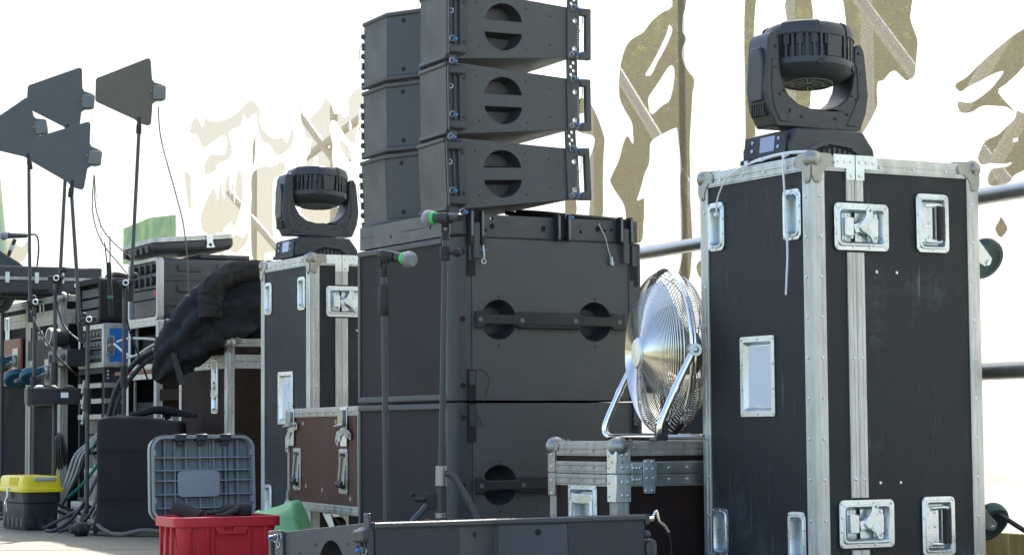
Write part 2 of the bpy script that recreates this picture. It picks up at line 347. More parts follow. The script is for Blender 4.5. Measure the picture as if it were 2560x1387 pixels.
def flight_case(name, label, loc, rot, W, D, H, pm='panel', e=.034, tm='alu', cuts=None, split=None, lid=None, balls='', ballr=.034, group=None, rv=True, hm='steel', cm=None, base=0., pml=None, csize=1.):
    """origin at the near bottom corner: face F lies in y=0 (x 0..W), face L in x=0 (y 0..D). Holes are cut for sunk hardware."""
    t = thing(name, label, 'flight case', loc, rot, group); cuts = cuts or {}
    i = .0005
    def pan(m, o, side, z0=-.009):
        hs = []
        for (cx, cz, w, h) in cuts.get(side, []):
            hs.append(rect(cx-w/2, cx+w/2, cz-h/2, cz+h/2))
        return MB().at(m).plate(o, hs, z0, 0).build('panel', pml if (pml and side == 'L') else pm, t)
    b0 = base
    if split:
        a0, a1 = split; fh = [c for c in cuts.get('F', [])]
        # the F face is two panels with a strip under the seam
        cuts_F = fh
        def sub(x0, x1):
            hs = []
            for cx, cz, w, h in cuts_F:
                l, r_ = max(cx-w/2, x0+.001), min(cx+w/2, x1-.001)
                if r_ > l+.004: hs.append(rect(l, r_, cz-h/2, cz+h/2))
            MB().at(FF(0,0)).plate(rect(x0, x1, b0+i, H-i), hs, -.009, 0).build('panel', pm, t)
        mid = (a0+a1)/2
        sub(i, mid-.0005); sub(mid+.0005, W-i)
        zs = sorted([(cz-h/2, cz+h/2) for cx, cz, w, h in cuts_F if cx-w/2 < mid < cx+w/2]); segs = []; z = b0+e*.9
        for q0, q1 in zs: segs.append((z, q0-.018)); z = q1+.018
        segs.append((z, H-e*.9))
        for x0, x1 in ((a0, mid-.0008), (mid+.0008, a1)):
            g = MB(); w = x1-x0
            prof = [(0,0),(0,-.0045),(.12,-.0045),(.16,-.006),(.36,-.006),(.40,-.0045),(.60,-.0045),(.64,-.006),(.84,-.006),(.88,-.0045),(1,-.0045),(1,0)]
            for q0, q1 in segs: g.loops([[(x0+p*w, y, q0) for p, y in prof], [(x0+p*w, y, q1) for p, y in prof]])
            g.build_each('seam_bar', tm, t)
    else:
        pan(FF(0,0), rect(i, W-i, b0+i, H-i), 'F')
    # L face: 2-D x runs from -D (far) to 0 (near)
    hsL = [rect(-cy-w/2, -cy+w/2, cz-h/2, cz+h/2) for cy, cz, w, h in cuts.get('L', [])]
    MB().at(FL(0,0)).plate(rect(-D+i, -i, b0+i, H-i), hsL, -.009, 0).build('panel', pml or pm, t)
    MB().at(FR(0,0,W)).plate(rect(i, D-i, b0+i, H-i), [], -.009, 0).build('panel', pm, t)
    MB().at(frame((0,D,0),(-1,0,0),(0,0,1))).plate(rect(-W+i, -i, b0+i, H-i), [], -.009, 0).build('panel', pm, t)
    MB().at(FT(0,0,H)).plate(rect(.01, W-.01, .01, D-.01), [], -.009, 0).build('panel', pm, t)
    MB().at(FT(0,0,b0)).plate(rect(.01, W-.01, .01, D-.01), [], 0, .009).build('panel', pm, t)
    R_ = MB()
    for sx, x in ((-1,0),(1,W)):
        for sy, y in ((-1,0),(1,D)):
            g = MB(); ltrim(g, (x,y,b0), (0,0,1), H-b0, (sx,0,0), (0,sy,0), e, .003); g.build('edge_trim', tm, t)
    for sz, z in ((-1,b0),(1,H)):
        for sy, y in ((-1,0),(1,D)):
            g = MB(); ltrim(g, (0,y,z), (1,0,0), W, (0,sy,0), (0,0,sz), e, .0033); g.build('edge_trim', tm, t)
        for sx, x in ((-1,0),(1,W)):
            g = MB(); ltrim(g, (x,0,z), (0,1,0), D, (sx,0,0), (0,0,sz), e, .0036); g.build('edge_trim', tm, t)
    if rv:
        k = e*.6; sp = .098
        nz = max(2, int((H-b0)/sp)); nx = max(2, int(W/sp)); ny = max(2, int(D/sp))
        for j in range(1, nz):
            z = b0 + (H-b0)*j/nz
            R_.rivet((k,-.0044,z),(0,-1,0)); R_.rivet((W-k,-.0044,z),(0,-1,0)); R_.rivet((-.0044,k,z),(-1,0,0)); R_.rivet((-.0044,D-k,z),(-1,0,0))
            if split and j % 3 == 0:
                for x in (split[0]+.014, split[1]-.014): R_.rivet((x,-.006,z),(0,-1,0))
        for j in range(1, nx):
            x = W*j/nx
            for z in (b0+k, H-k): R_.rivet((x,-.0046,z),(0,-1,0))
        for j in range(1, ny):
            y = D*j/ny
            for z in (b0+k, H-k): R_.rivet((-.005,y,z),(-1,0,0))
        stuff(R_.build('rivets', hm, t))
    if lid:
        for q0, q1 in ((lid+.0012, lid+e*.95), (lid-e*.95, lid-.0012)):
            g = MB(); prof = [(0,0),(0,.0046),(.14,.0046),(.2,.006),(.45,.006),(.5,.0046),(.62,.0046),(.68,.006),(.86,.006),(.9,.0046),(1,.0046),(1,0)]
            g.loops([[(e*.98, -o, q0+(q1-q0)*p) for p, o in prof], [(W-e*.98, -o, q0+(q1-q0)*p) for p, o in prof]])
            g.loops([[(-o, e*.98, q0+(q1-q0)*p) for p, o in prof], [(-o, D-e*.98, q0+(q1-q0)*p) for p, o in prof]])
            g.build_each('lid_trim', tm, t)
        g = MB()
        for j in range(1, int(W/.08)+1):
            x = e + (W-2*e)*j/(int(W/.08)+1)
            for z in (lid-e*.5, lid+e*.5): g.rivet((x,-.0056,z),(0,-1,0))
        for j in range(0, int(D/.12)+2):
            y = e*1.4 + (D-2.8*e)*j/(int(D/.12)+1)
            for z in (lid-e*.5, lid+e*.5): g.rivet((-.0056,y,z),(-1,0,0))
        stuff(g.build('rivets', hm, t))
    for c in balls.split():
        sx, sy, sz = [(-1 if q == '-' else 1) for q in c]
        corner(t, (0 if sx < 0 else W, 0 if sy < 0 else D, b0 if sz < 0 else H), sx, sy, sz, ballr, cm or hm, size=csize)
    return t

# ------------------------------------------------------------ the setting: ground, stage deck
g = MB(); g.add([(-400,-300,-1.25),(400,-300,-1.25),(400,600,-1.25),(-400,600,-1.25)], [(0,1,2,3)])
M['ground'] = mat('park_grass', (.24, .25, .15), .9, 0, .2, .6)
struct(g.build('ground', 'ground'))
B0 = Vector((1.6805, 6.161, 0)); BD = Vector((-.4035, .915, 0)); BN = Vector((.915, .4035, 0)); BROT = math.degrees(math.atan2(BD.y, BD.x))
def bline(y): return B0.x + (y-B0.y)*BD.x/BD.y
fm = mat('worn_plywood_deck', (.155, .148, .10), .72, 0, .16, 3.0, .3, 40, stretch=(1.2, 10, 1), dust=.25, dustcol=(.10, .098, .07), scratch=0)
M['deck'] = fm
g = MB(); g.add([(-9,3,-.02),(bline(3)+.15,3,-.02),(bline(21)+.15,21,-.02),(-9,21,-.02),(-9,3,-1.25),(bline(3)+.15,3,-1.25),(bline(21)+.15,21,-1.25),(-9,21,-1.25)], [(0,1,2,3),(0,1,5,4),(1,2,6,5),(2,3,7,6),(3,0,4,7)])
stage = struct(g.build('stage_floor', 'wood_d', None, 0, 0))
for i in range(6):
    for j in range(6):
        x0, y0 = -7.4 + i*1.52 + (.35 if j % 2 else 0), 4.6 + j*2.0
        x1, y1 = x0+1.516, y0+1.996
        if x0 > bline(y1): continue
        x1 = min(x1, bline(y0)+.1)
        h = random.uniform(-.0012, .0012)
        MB().box(x0, x1, y0, y1, -.018, h-.0005).build('deck_sheet', 'deck', stage, .002)

# ------------------------------------------------------------ the printed mesh banner on the scaffold
def fabric_mat():
    m = bpy.data.materials.new('white_banner_cloth'); m.use_nodes = True; n = m.node_tree; n.nodes.clear(); N, Lk = n.nodes.new, n.links.new
    out = N('ShaderNodeOutputMaterial'); tr = N('ShaderNodeBsdfTranslucent'); df = N('ShaderNodeBsdfDiffuse'); mx = N('ShaderNodeMixShader'); mx.inputs[0].default_value = .55
    tr.inputs[0].default_value = (.97, .96, .92, 1); df.inputs[0].default_value = (.88, .87, .85, 1)
    tc = N('ShaderNodeTexCoord'); nz = N('ShaderNodeTexNoise'); nz.inputs['Scale'].default_value = 3; nz.inputs['Detail'].default_value = 5
    mp = N('ShaderNodeMapping'); mp.inputs['Scale'].default_value = (.5, 1, 1.6); Lk(tc.outputs['Object'], mp.inputs[0]); Lk(mp.outputs[0], nz.inputs[0])
    bp = N('ShaderNodeBump'); bp.inputs['Strength'].default_value = .6; bp.inputs['Distance'].default_value = .08; Lk(nz.outputs[0], bp.inputs['Height'])
    Lk(bp.outputs[0], df.inputs['Normal']); Lk(bp.outputs[0], tr.inputs['Normal'])
    Lk(df.outputs[0], mx.inputs[1]); Lk(tr.outputs[0], mx.inputs[2]); Lk(mx.outputs[0], out.inputs[0]); return m
def veil_mat():
    """the unprinted parts: open brown mesh one can see through"""
    m = bpy.data.materials.new('brown_open_mesh'); m.use_nodes = True; n = m.node_tree; n.nodes.clear(); N, Lk = n.nodes.new, n.links.new
    out = N('ShaderNodeOutputMaterial'); tr = N('ShaderNodeBsdfTranslucent'); df = N('ShaderNodeBsdfDiffuse'); tp = N('ShaderNodeBsdfTransparent'); mx = N('ShaderNodeMixShader'); m2 = N('ShaderNodeMixShader')
    tc = N('ShaderNodeTexCoord'); wv = N('ShaderNodeTexNoise'); mp = N('ShaderNodeMapping'); mp.inputs['Scale'].default_value = (70, 1, 330); wv.inputs['Scale'].default_value = 1.
    Lk(tc.outputs['Object'], mp.inputs[0]); Lk(mp.outputs[0], wv.inputs[0])
    mr = N('ShaderNodeMapRange'); mr.inputs[1].default_value = .3; mr.inputs[2].default_value = .7; mr.inputs[3].default_value = .25; mr.inputs[4].default_value = .50; Lk(wv.outputs[0], mr.inputs[0])
    tr.inputs[0].default_value = (.32, .285, .20, 1); df.inputs[0].default_value = (.25, .228, .165, 1); mx.inputs[0].default_value = .45
    Lk(df.outputs[0], mx.inputs[1]); Lk(tr.outputs[0], mx.inputs[2]); Lk(mr.outputs[0], m2.inputs[0]); Lk(mx.outputs[0], m2.inputs[1]); Lk(tp.outputs[0], m2.inputs[2]); Lk(m2.outputs[0], out.inputs[0]); return m
M['fabric'] = fabric_mat(); M['veil'] = veil_mat()
SHAPES = """
2.59,2.16 2.59,2.10 2.68,2.09 2.77,2.07 2.84,2.04 2.93,2.03 2.99,2.01 3.04,1.95 3.06,1.88 3.06,1.82 3.04,1.78 2.99,1.73 2.95,1.69 2.94,1.65 2.94,1.60 2.99,1.64 3.03,1.61 3.07,1.55 3.14,1.49 3.15,1.47 3.11,1.43 3.06,1.39 3.02,1.35 3.01,1.29 3.01,1.21 2.88,1.20 2.86,1.26 2.85,1.31 2.85,1.37 2.87,1.37 2.91,1.37 2.88,1.41 2.84,1.47 2.80,1.51 2.79,1.58 2.75,1.60 2.68,1.61 2.58,1.62 2.56,1.61 2.55,1.56 2.54,1.52 2.53,1.46 2.54,1.42 2.54,1.37 2.53,1.28 2.53,1.19 2.53,1.12 2.55,1.08 2.57,1.04 2.54,1.01 2.48,1.02 2.46,1.09 2.45,1.18 2.46,1.32 2.46,1.44 2.46,1.55 2.44,1.68 2.43,1.74 2.42,1.76 2.42,1.79 2.47,1.83 2.51,1.88 2.51,1.92 2.48,1.95 2.49,1.97 2.51,1.99 2.50,2.05 2.48,2.08 2.48,2.14|2.61,2.03 2.59,2.01 2.61,1.98 2.66,1.94 2.72,1.90 2.77,1.86 2.81,1.86 2.82,1.87 2.77,1.90 2.70,1.95 2.64,2.00 2.62,2.03|2.60,1.87 2.58,1.85 2.58,1.81 2.60,1.76 2.63,1.73 2.69,1.72 2.76,1.70 2.79,1.71 2.80,1.74 2.80,1.77 2.77,1.79 2.71,1.82 2.64,1.86
3.65,1.87 3.56,1.86 3.37,1.85 3.33,1.82 3.27,1.76 3.22,1.69 3.20,1.65 3.21,1.59 3.22,1.48 3.23,1.32 3.35,1.33 3.34,1.44 3.36,1.51 3.35,1.58 3.30,1.64 3.31,1.68 3.43,1.71 3.49,1.74 3.43,1.75 3.38,1.75 3.37,1.76 3.40,1.79 3.56,1.79 3.65,1.79
3.58,1.68 3.53,1.66 3.54,1.63 3.50,1.55 3.49,1.46 3.48,1.37 3.59,1.38
2.01,2.05 2.03,1.90 2.03,1.72 2.03,1.54 2.03,1.46 1.96,1.44 1.96,1.54 1.95,1.71 1.96,1.89 1.94,2.04
1.73,1.97 1.72,1.86 1.74,1.69 1.75,1.65 1.71,1.61 1.64,1.58 1.58,1.57 1.57,1.75 1.56,1.94
1.33,1.93 0.97,1.86 0.96,1.77 0.93,1.71 0.92,1.68 0.93,1.63 0.94,1.58 0.97,1.57 0.99,1.57 1.02,1.59 1.05,1.61 1.08,1.61 1.12,1.59 1.15,1.59 1.16,1.57 1.16,1.54 1.16,1.51 1.20,1.47 1.26,1.43 1.31,1.45 1.35,1.55 1.35,1.60 1.34,1.82
0.33,1.64 0.37,1.63 0.42,1.62 0.51,1.59 0.59,1.56 0.66,1.53 0.71,1.52 0.72,1.51 0.71,1.50 0.69,1.49 0.65,1.50 0.58,1.51 0.52,1.52 0.47,1.52 0.51,1.49 0.55,1.47 0.62,1.45 0.66,1.45 0.70,1.46 0.71,1.45 0.70,1.43 0.67,1.42 0.63,1.42 0.58,1.43 0.51,1.42 0.46,1.41 0.42,1.39 0.50,1.46 0.46,1.48 0.41,1.50 0.39,1.51 0.37,1.52 0.33,1.54
0.34,1.37 0.38,1.38 0.41,1.39 0.42,1.37 0.46,1.35 0.51,1.33 0.57,1.32 0.60,1.29 0.61,1.27 0.59,1.25 0.55,1.25 0.48,1.24 0.44,1.24 0.46,1.23 0.50,1.23 0.54,1.23 0.56,1.21 0.56,1.19 0.54,1.18 0.46,1.18 0.43,1.20 0.38,1.21 0.34,1.22|0.43,1.31 0.41,1.31 0.41,1.30 0.43,1.30
0.50,1.08 0.48,1.06 0.47,1.04 0.50,1.02 0.52,1.03 0.53,1.05 0.51,1.07
2.38,1.09 2.42,1.07 2.41,1.04 2.38,1.02 2.33,1.02 2.33,1.08
6.76,2.33 6.66,2.27 6.61,2.22 6.52,2.21 6.42,2.17 6.37,2.19 6.36,2.27 6.29,2.29 6.20,2.30 6.15,2.27 6.15,2.20 6.19,2.20 6.22,2.12 6.27,2.02 6.34,2.03 6.45,2.09 6.52,2.14 6.57,2.17 6.66,2.19 6.69,2.15 6.66,2.08 6.64,2.05 6.65,1.99 6.65,1.90 6.90,1.93 6.89,2.01 6.98,2.00 7.00,1.94 7.10,1.96 7.09,2.03 7.03,2.05 7.03,2.09 6.99,2.12 7.10,2.15 7.14,2.20 7.19,2.25 7.23,2.38 7.14,2.29 7.03,2.25 6.93,2.27 6.83,2.29|6.35,2.15 6.32,2.11 6.34,2.09 6.37,2.11
6.51,2.06 6.41,2.02 6.34,1.96 6.34,1.92 6.41,1.95 6.49,2.01
8.18,2.04 8.07,2.07 7.90,2.07 7.74,2.05 7.58,2.06 7.50,2.03 7.52,1.99 7.65,1.98 7.74,1.95 7.74,1.65 7.63,1.59 7.65,1.53 7.90,1.54 7.93,1.46 8.07,1.47 8.17,1.55 8.19,1.66 8.19,1.83 8.18,1.91
7.21,1.75 6.32,1.66 6.41,1.61 6.67,1.60 6.95,1.63
9.32,1.88 9.26,1.95 9.12,2.02 9.03,2.04 8.96,2.01 8.93,1.96 8.87,2.07 8.82,2.00 8.77,1.95 8.75,2.05 8.67,2.10 8.64,1.96 8.58,2.06 8.55,1.90 8.49,2.09 8.40,2.08 8.37,1.95 8.43,1.85 8.55,1.76 8.61,1.80 8.77,1.77 8.83,1.74 8.97,1.75 8.77,1.62 8.86,1.60 9.06,1.73 9.27,1.79
8.64,1.67 8.49,1.70 8.35,1.67 8.26,1.70 8.28,1.64 8.49,1.59 8.62,1.61
9.61,2.50 9.47,2.58 9.29,2.49 9.23,2.55 9.13,2.51 8.80,2.47 8.49,2.48 8.37,2.50 8.19,2.52 8.02,2.44 8.00,2.34 7.90,2.28 7.74,2.22 7.54,2.20 7.46,2.16 7.36,2.24 7.35,2.16 7.44,2.12 7.65,2.11 7.79,2.19 7.93,2.23 8.03,2.31 8.07,2.42 8.27,2.41 8.35,2.45 8.43,2.39 8.68,2.38 8.61,2.27 8.68,2.21 8.96,2.20 8.96,2.17 9.22,2.17 9.22,2.25 9.09,2.28 8.90,2.26 8.75,2.25 8.71,2.34 8.87,2.38 9.26,2.35 9.43,2.46
8.10,2.28 8.10,2.20 8.13,2.11 8.16,2.15 8.15,2.23
16.42,2.16 16.22,2.28 15.83,2.27 15.41,2.17 14.99,2.20 15.26,2.04 16.02,2.06
9.71,2.24 9.59,2.19 9.58,2.07 9.56,2.00 9.63,1.98 9.74,2.21
"""
def smooth_loop(P, k=3):
    n = len(P); Q = []
    for i in range(n):
        p0, p1, p2, p3 = [Vector((*P[(i+j) % n], 0)) for j in (-1, 0, 1, 2)]
        for q in range(k):
            t = q/k
            v = .5*((2*p1) + (p2-p0)*t + (2*p0-5*p1+4*p2-p3)*t*t + (3*p1-p0-3*p2+p3)*t**3); Q.append((v.x, v.y))
    return Q
banner = thing('banner', 'white printed mesh banner with wavy see-through brown shapes behind the stage gear', 'banner', B0, BROT)
shp = []
for ln in SHAPES.strip().split('\n'):
    shp.append([smooth_loop([tuple(float(c) for c in q.split(',')) for q in part.split()]) for part in ln.split('|')])
TOP, MIDS = 3.22, 7.30
def clip_top(P, z): return [(x, min(y, z)) for x, y in P]
# one printed sheet with holes, then the mesh that fills each hole
near_holes = [clip_top(s[0], TOP-.02) for s in shp if max(x for x, y in s[0]) < MIDS]
far_holes = [s[0] for s in shp if min(x for x, y in s[0]) > MIDS+.02]
mixed = [s for s in shp if s[0] not in far_holes and not max(x for x, y in s[0]) < MIDS]
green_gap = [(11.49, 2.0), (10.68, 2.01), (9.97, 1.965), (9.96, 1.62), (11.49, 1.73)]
XZ = frame((0,0,0), (1,0,0), (0,0,1))
MB().at(XZ).plate(rect(-1.6, MIDS, .0, TOP), near_holes, 0, .0015).build('printed_cloth', 'fabric', banner, 0, 0)
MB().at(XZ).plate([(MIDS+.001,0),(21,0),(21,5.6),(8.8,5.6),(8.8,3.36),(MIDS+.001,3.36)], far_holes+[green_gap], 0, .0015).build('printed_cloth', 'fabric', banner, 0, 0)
for s in shp:
    if s in mixed: continue
    MB().at(XZ).plate(clip_top(s[0], TOP-.02) if max(x for x, y in s[0]) < MIDS else s[0], s[1:], .0004, .0011).build('open_mesh', 'veil', banner, 0, 0)
    for h in s[1:]: MB().at(XZ).plate(h, [], 0, .0015).build('printed_patch', 'fabric', banner, 0, 0)
def tree_haze_mat():
    m = bpy.data.materials.new('hazy_tree_green'); m.use_nodes = True; n = m.node_tree; n.nodes.clear(); N, Lk = n.nodes.new, n.links.new
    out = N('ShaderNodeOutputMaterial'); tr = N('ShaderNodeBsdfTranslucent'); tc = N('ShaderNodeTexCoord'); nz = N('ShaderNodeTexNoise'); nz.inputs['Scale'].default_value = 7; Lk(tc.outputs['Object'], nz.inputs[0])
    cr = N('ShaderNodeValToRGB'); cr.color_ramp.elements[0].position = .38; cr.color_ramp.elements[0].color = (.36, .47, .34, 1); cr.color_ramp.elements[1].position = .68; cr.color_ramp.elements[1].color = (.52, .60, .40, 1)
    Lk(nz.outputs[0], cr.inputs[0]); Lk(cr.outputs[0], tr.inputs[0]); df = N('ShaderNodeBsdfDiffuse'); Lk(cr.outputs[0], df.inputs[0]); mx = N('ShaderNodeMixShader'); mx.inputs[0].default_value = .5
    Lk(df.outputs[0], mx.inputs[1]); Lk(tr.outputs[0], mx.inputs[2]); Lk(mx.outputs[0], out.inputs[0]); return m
M['tree_haze_sheet'] = tree_haze_mat()  # added sheet: hazy trees beyond the gap painted as mottled pale green
MB().at(XZ).plate(green_gap, [], .0002, .0012).build('tree_haze_sheet', 'tree_haze_sheet', banner, 0, 0)['label'] = 'pale green sheet added in a banner gap in place of the hazy trees beyond'
MB().at(Matrix()).box(2.50, 2.545, -.012, -.002, .9, TOP).build('banner_seam', M['veil'], banner)
# guard rail in front of the banner
def rail(z, label):
    t = thing('guard_rail', label, 'railing', (0,0,0), 0, 'scaffold guard rails')
    a = Vector((1.406, 6.04, z)); MB().tube([a - BD*1.2, a + BD*2.6], .0245, 16, 1).build('tube', 'rail', t)
    return t
rail(1.10, 'upper galvanised guard rail tube crossing behind the tall black flight case'); rail(.605, 'lower galvanised guard rail tube behind the black case casters')
# scaffold behind the banner, seen through the open mesh
sc = thing('scaffold_frame', 'pale scaffold uprights and braces showing through the brown mesh', 'scaffold', B0 + BN*2.2, BROT)
for s0 in (2.6, 4.59, 5.36, 7.9, 10.4, 12.95, 15.3): MB().cyl((s0, 0, -1.2), (s0, 0, 3.4), .034, n=10).build('upright', 'truss', sc)
for a, b in (((7.9, 3.2), (6.2, 1.66)), ((5.36, 3.4), (3.7, 1.83)), ((2.9, 2.62), (4.0, 1.7)), ((4.0, 2.14), (3.0, 1.26)), ((3.0, 2.06), (3.8, 1.35)), ((15.3, 4.2), (12.4, 2.55)), ((13.6, 2.87), (12.0, 3.05)), ((15.9, 2.8), (14.0, 1.98))):
    MB().cyl((a[0], .06, a[1]), (b[0], .06, b[1]), .034, n=10).build('brace', 'truss', sc)
pole = thing('leaning_pole', 'pale green leaning tent pole against the white cloth at far left', 'pole', (0,0,0))
M['palegreen'] = mat('pale_green_paint', (.45, .52, .36), .5)
MB().cyl((-3.62, 15.3, 2.35), (-3.36, 15.2, .0), .035, n=12).build('tube', 'palegreen', pole)

# trees beyond the banner
def leaf_mat():
    m = bpy.data.materials.new('leaves'); m.use_nodes = True; n = m.node_tree; n.nodes.clear(); N, Lk = n.nodes.new, n.links.new
    out = N('ShaderNodeOutputMaterial'); tr = N('ShaderNodeBsdfTranslucent'); df = N('ShaderNodeBsdfDiffuse'); mx = N('ShaderNodeMixShader'); mx.inputs[0].default_value = .5
    ob = N('ShaderNodeTexCoord'); nz = N('ShaderNodeTexNoise'); nz.inputs['Scale'].default_value = 2.5; Lk(ob.outputs['Object'], nz.inputs[0])
    cr = N('ShaderNodeValToRGB'); cr.color_ramp.elements[0].position = .35; cr.color_ramp.elements[0].color = (.035, .065, .015, 1); cr.color_ramp.elements[1].position = .68; cr.color_ramp.elements[1].color = (.30, .42, .05, 1)
    Lk(nz.outputs[0], cr.inputs[0]); Lk(cr.outputs[0], df.inputs[0]); Lk(cr.outputs[0], tr.inputs[0]); Lk(df.outputs[0], mx.inputs[1]); Lk(tr.outputs[0], mx.inputs[2]); Lk(mx.outputs[0], out.inputs[0]); return m
M['leaf'] = leaf_mat()
def tree_meshes(seed, h):
    rn = random.Random(seed); tr = MB()
    tr.tube([(0,0,0), (.05,.03,h*.3), (-.06,.05,h*.6), (.03,0,h*.9)], [.16, .13, .09, .03], 8, 4)
    cl = []
    for i in range(13):
        a = rn.uniform(0, 6.28); z0 = h*rn.uniform(.18, .7); L = h*rn.uniform(.16, .3)
        e = Vector((math.cos(a)*L, math.sin(a)*L, z0 + L*.6)); tr.tube([(0,0,z0), (e.x*.5, e.y*.5, z0+L*.4), e], [.06, .04, .015], 6, 3); cl.append((e, h*rn.uniform(.11, .18)))
    cl.append((Vector((0,0,h*.88)), h*.15))
    lf = MB(); vs = []; fs = []
    for c, r in cl:
        for i in range(330):
            d = Vector((rn.gauss(0,1), rn.gauss(0,1), rn.gauss(0,1))).normalized()*r*rn.uniform(.35, 1.05); p = c + Vector((d.x, d.y, d.z*.8))
            a = Vector((rn.gauss(0,1), rn.gauss(0,1), rn.gauss(0,1))).normalized(); b = a.orthogonal().normalized(); s = rn.uniform(.05, .11)
            k = len(vs); vs += [p-a*s, p+b*s*.5, p+a*s, p-b*s*.5]; fs.append((k, k+1, k+2, k+3))
    lf.v = vs; lf.f = fs; return tr, lf
def plant_tree(spec, base):
    for i, (x, y, rz, lab) in enumerate(spec):
        t = thing('tree', lab, 'tree', (x, y, -1.25), rz, 'trees beyond the banner')
        for src in base:
            o = src.copy(); COL.objects.link(o); o.parent = t
bases = []
for sd_, h in ((3, 7.6), (11, 6.6)):
    tr, lf = tree_meshes(sd_, h); bases.append((tr.build('trunk', 'bark'), lf.build('crown', 'leaf', None, 0, 0)))
T_ = [(6.2, 25, 0, 'tree seen through the mesh at the right edge of the picture'), (4.6, 24, 40, 'tree seen through the mesh right of the large lamp head'), (3.0, 25.5, 90, 'tree seen through the mesh behind the large lamp head'), (1.9, 23.5, 150, 'tree seen through the tall mesh figure left of the right case'), (.7, 25, 200, 'tree seen through the mesh behind the speaker side handles')]
plant_tree(T_[0::2], bases[0]); plant_tree(T_[1::2], bases[1])
for b in bases:
    for o in b: bpy.data.objects.remove(o)
# the far wood behind the trees reads as one mass
rw = random.Random(21); lw_ = MB(); vs_ = []; fs_ = []
for i in range(64000):
    x = rw.uniform(-1.2, 10.5); z = -1.25 + 9.4*rw.random()**.9; z *= .92 + .12*noise.noise(Vector((x*.6, 0, 3))); y = 30 + rw.gauss(0, .8)
    p = Vector((x, y, z)); a = Vector((rw.gauss(0,1), rw.gauss(0,1), rw.gauss(0,1))).normalized(); b = a.orthogonal().normalized(); s_ = rw.uniform(.10, .22)
    k = len(vs_); vs_ += [p-a*s_, p+b*s_*.55, p+a*s_, p-b*s_*.55]; fs_.append((k, k+1, k+2, k+3))
lw_.v = vs_; lw_.f = fs_; tag(lw_.build('far_wood', 'leaf', None, 0, 0), 'dense green wood far behind the banner', 'wood', None, 'stuff')
# timber and cables by the right edge
tb = thing('timber_pallet', 'pale upright timber boards at the lower right corner', 'timber', (1.45, 6.30, 0), BROT)
for i in range(8): MB().box(-.55+i*.101, -.55+i*.101+.096, -.012, .012, 0, .150+random.uniform(-.006,.006)).build('board', 'stone', tb, .002)
for i, P in enumerate(([(1.50,6.2,.24),(1.42,6.02,.20),(1.37,5.86,.15),(1.33,5.72,.07),(1.30,5.6,.01)], [(1.52,6.2,.20),(1.46,6.04,.175),(1.40,5.9,.13),(1.36,5.75,.05),(1.35,5.6,.01)], [(1.20,6.25,.18),(1.30,6.1,.22),(1.40,6.0,.16),(1.48,5.95,.12),(1.6,5.9,.12)])):
    tag(MB().tube(P, .007, 8, 6).build('cable', 'cable'), ('upper of the black cables beside the lower right caster', 'middle black cable beside the lower right caster', 'thin black cable crossing the others by the lower right caster')[i], 'cable', 'cables by the right caster')

# ------------------------------------------------------------ tall black flight cases with lamp heads
ROT = 28.5
TALL_CUTS = {'F': [(.155,.977,.152,.100), (.155,.200,.152,.100), (.393,.996,.085,.130), (.393,.187,.085,.130)],
             'L': [(.087,1.012,.055,.108), (.446,1.010,.055,.108), (.087,.165,.055,.108), (.446,.165,.055,.108), (.256,.590,.125,.182)]}
def tall_case(label, loc, lines):
    t = flight_case('flight_case', label, loc, ROT, .553, .523, 1.16, 'panel', .038, 'alu', TALL_CUTS, (.108,.163), None, '--+ -++ +-+', .025, 'tall black flight cases under the lamp heads', cm='steel_old', base=.0)
    for z in (.977, .200): latch(t, FF(.155, z))
    for z in (.996, .187): spring_handle(t, FF(.393, z))
    for y, z in ((.087,1.012),(.446,1.010),(.087,.165),(.446,.165)): finger_pull(t, FL(y, z))
    label_dish(t, FL(.256, .590), lines=lines)
    g = MB()                                              # bracket plates where the seam bars meet the top edge
    for x0, x1, a in ((.066,.134,0),(.137,.207,1)):
        poly = [(x0,1.128),(x1,1.128),(x1,1.166),(x0,1.166)]
        if a == 0: poly = [(x0,1.130),(x1-.028,1.130),(x1-.028,1.100),(x1,1.100),(x1,1.166),(x0,1.166)]
        else: poly = [(x0,1.100),(x0+.028,1.100),(x0+.028,1.130),(x1,1.130),(x1,1.166),(x0,1.166)]
        g.at(FF(0,0)).plate(poly, [], .0062, .0085)
    g.at(Matrix()).build_each('seam_bracket', 'steel', t)
    r = MB()
    for x, z in ((.08,1.148),(.102,1.148),(.122,1.148),(.122,1.112),(.150,1.148),(.150,1.112),(.172,1.148),(.194,1.148)): r.rivet((x,-.0085,z),(0,-1,0),.0055)
    for x, z in ((.205,.86),(.272,.86),(.205,.305),(.272,.305)): r.rivet((x,0,z),(0,-1,0),.005,.003)
    stuff(r.build('rivets', 'steel', t))
    # caster boards on the face that is turned to the right
    for y, z in ((.14,.93),(.14,.20)):
        b = MB().box(.5565, .5685, y-.12, y+.12, z-.14, z+.14).build('caster_board', 'panel', t, .002)
        caster(t, FR(y-.07, z+.02, .5685), .060, -58 if z > .5 else -52, 'tyre_g')
    return t
tall_case('tall black flight case with a blank white label, nearest at the right', (.784, 5.71, 0), False)
tall_case('tall black flight case with a ruled white label, beside the maroon case', (-.8145, 8.87, 0), True)

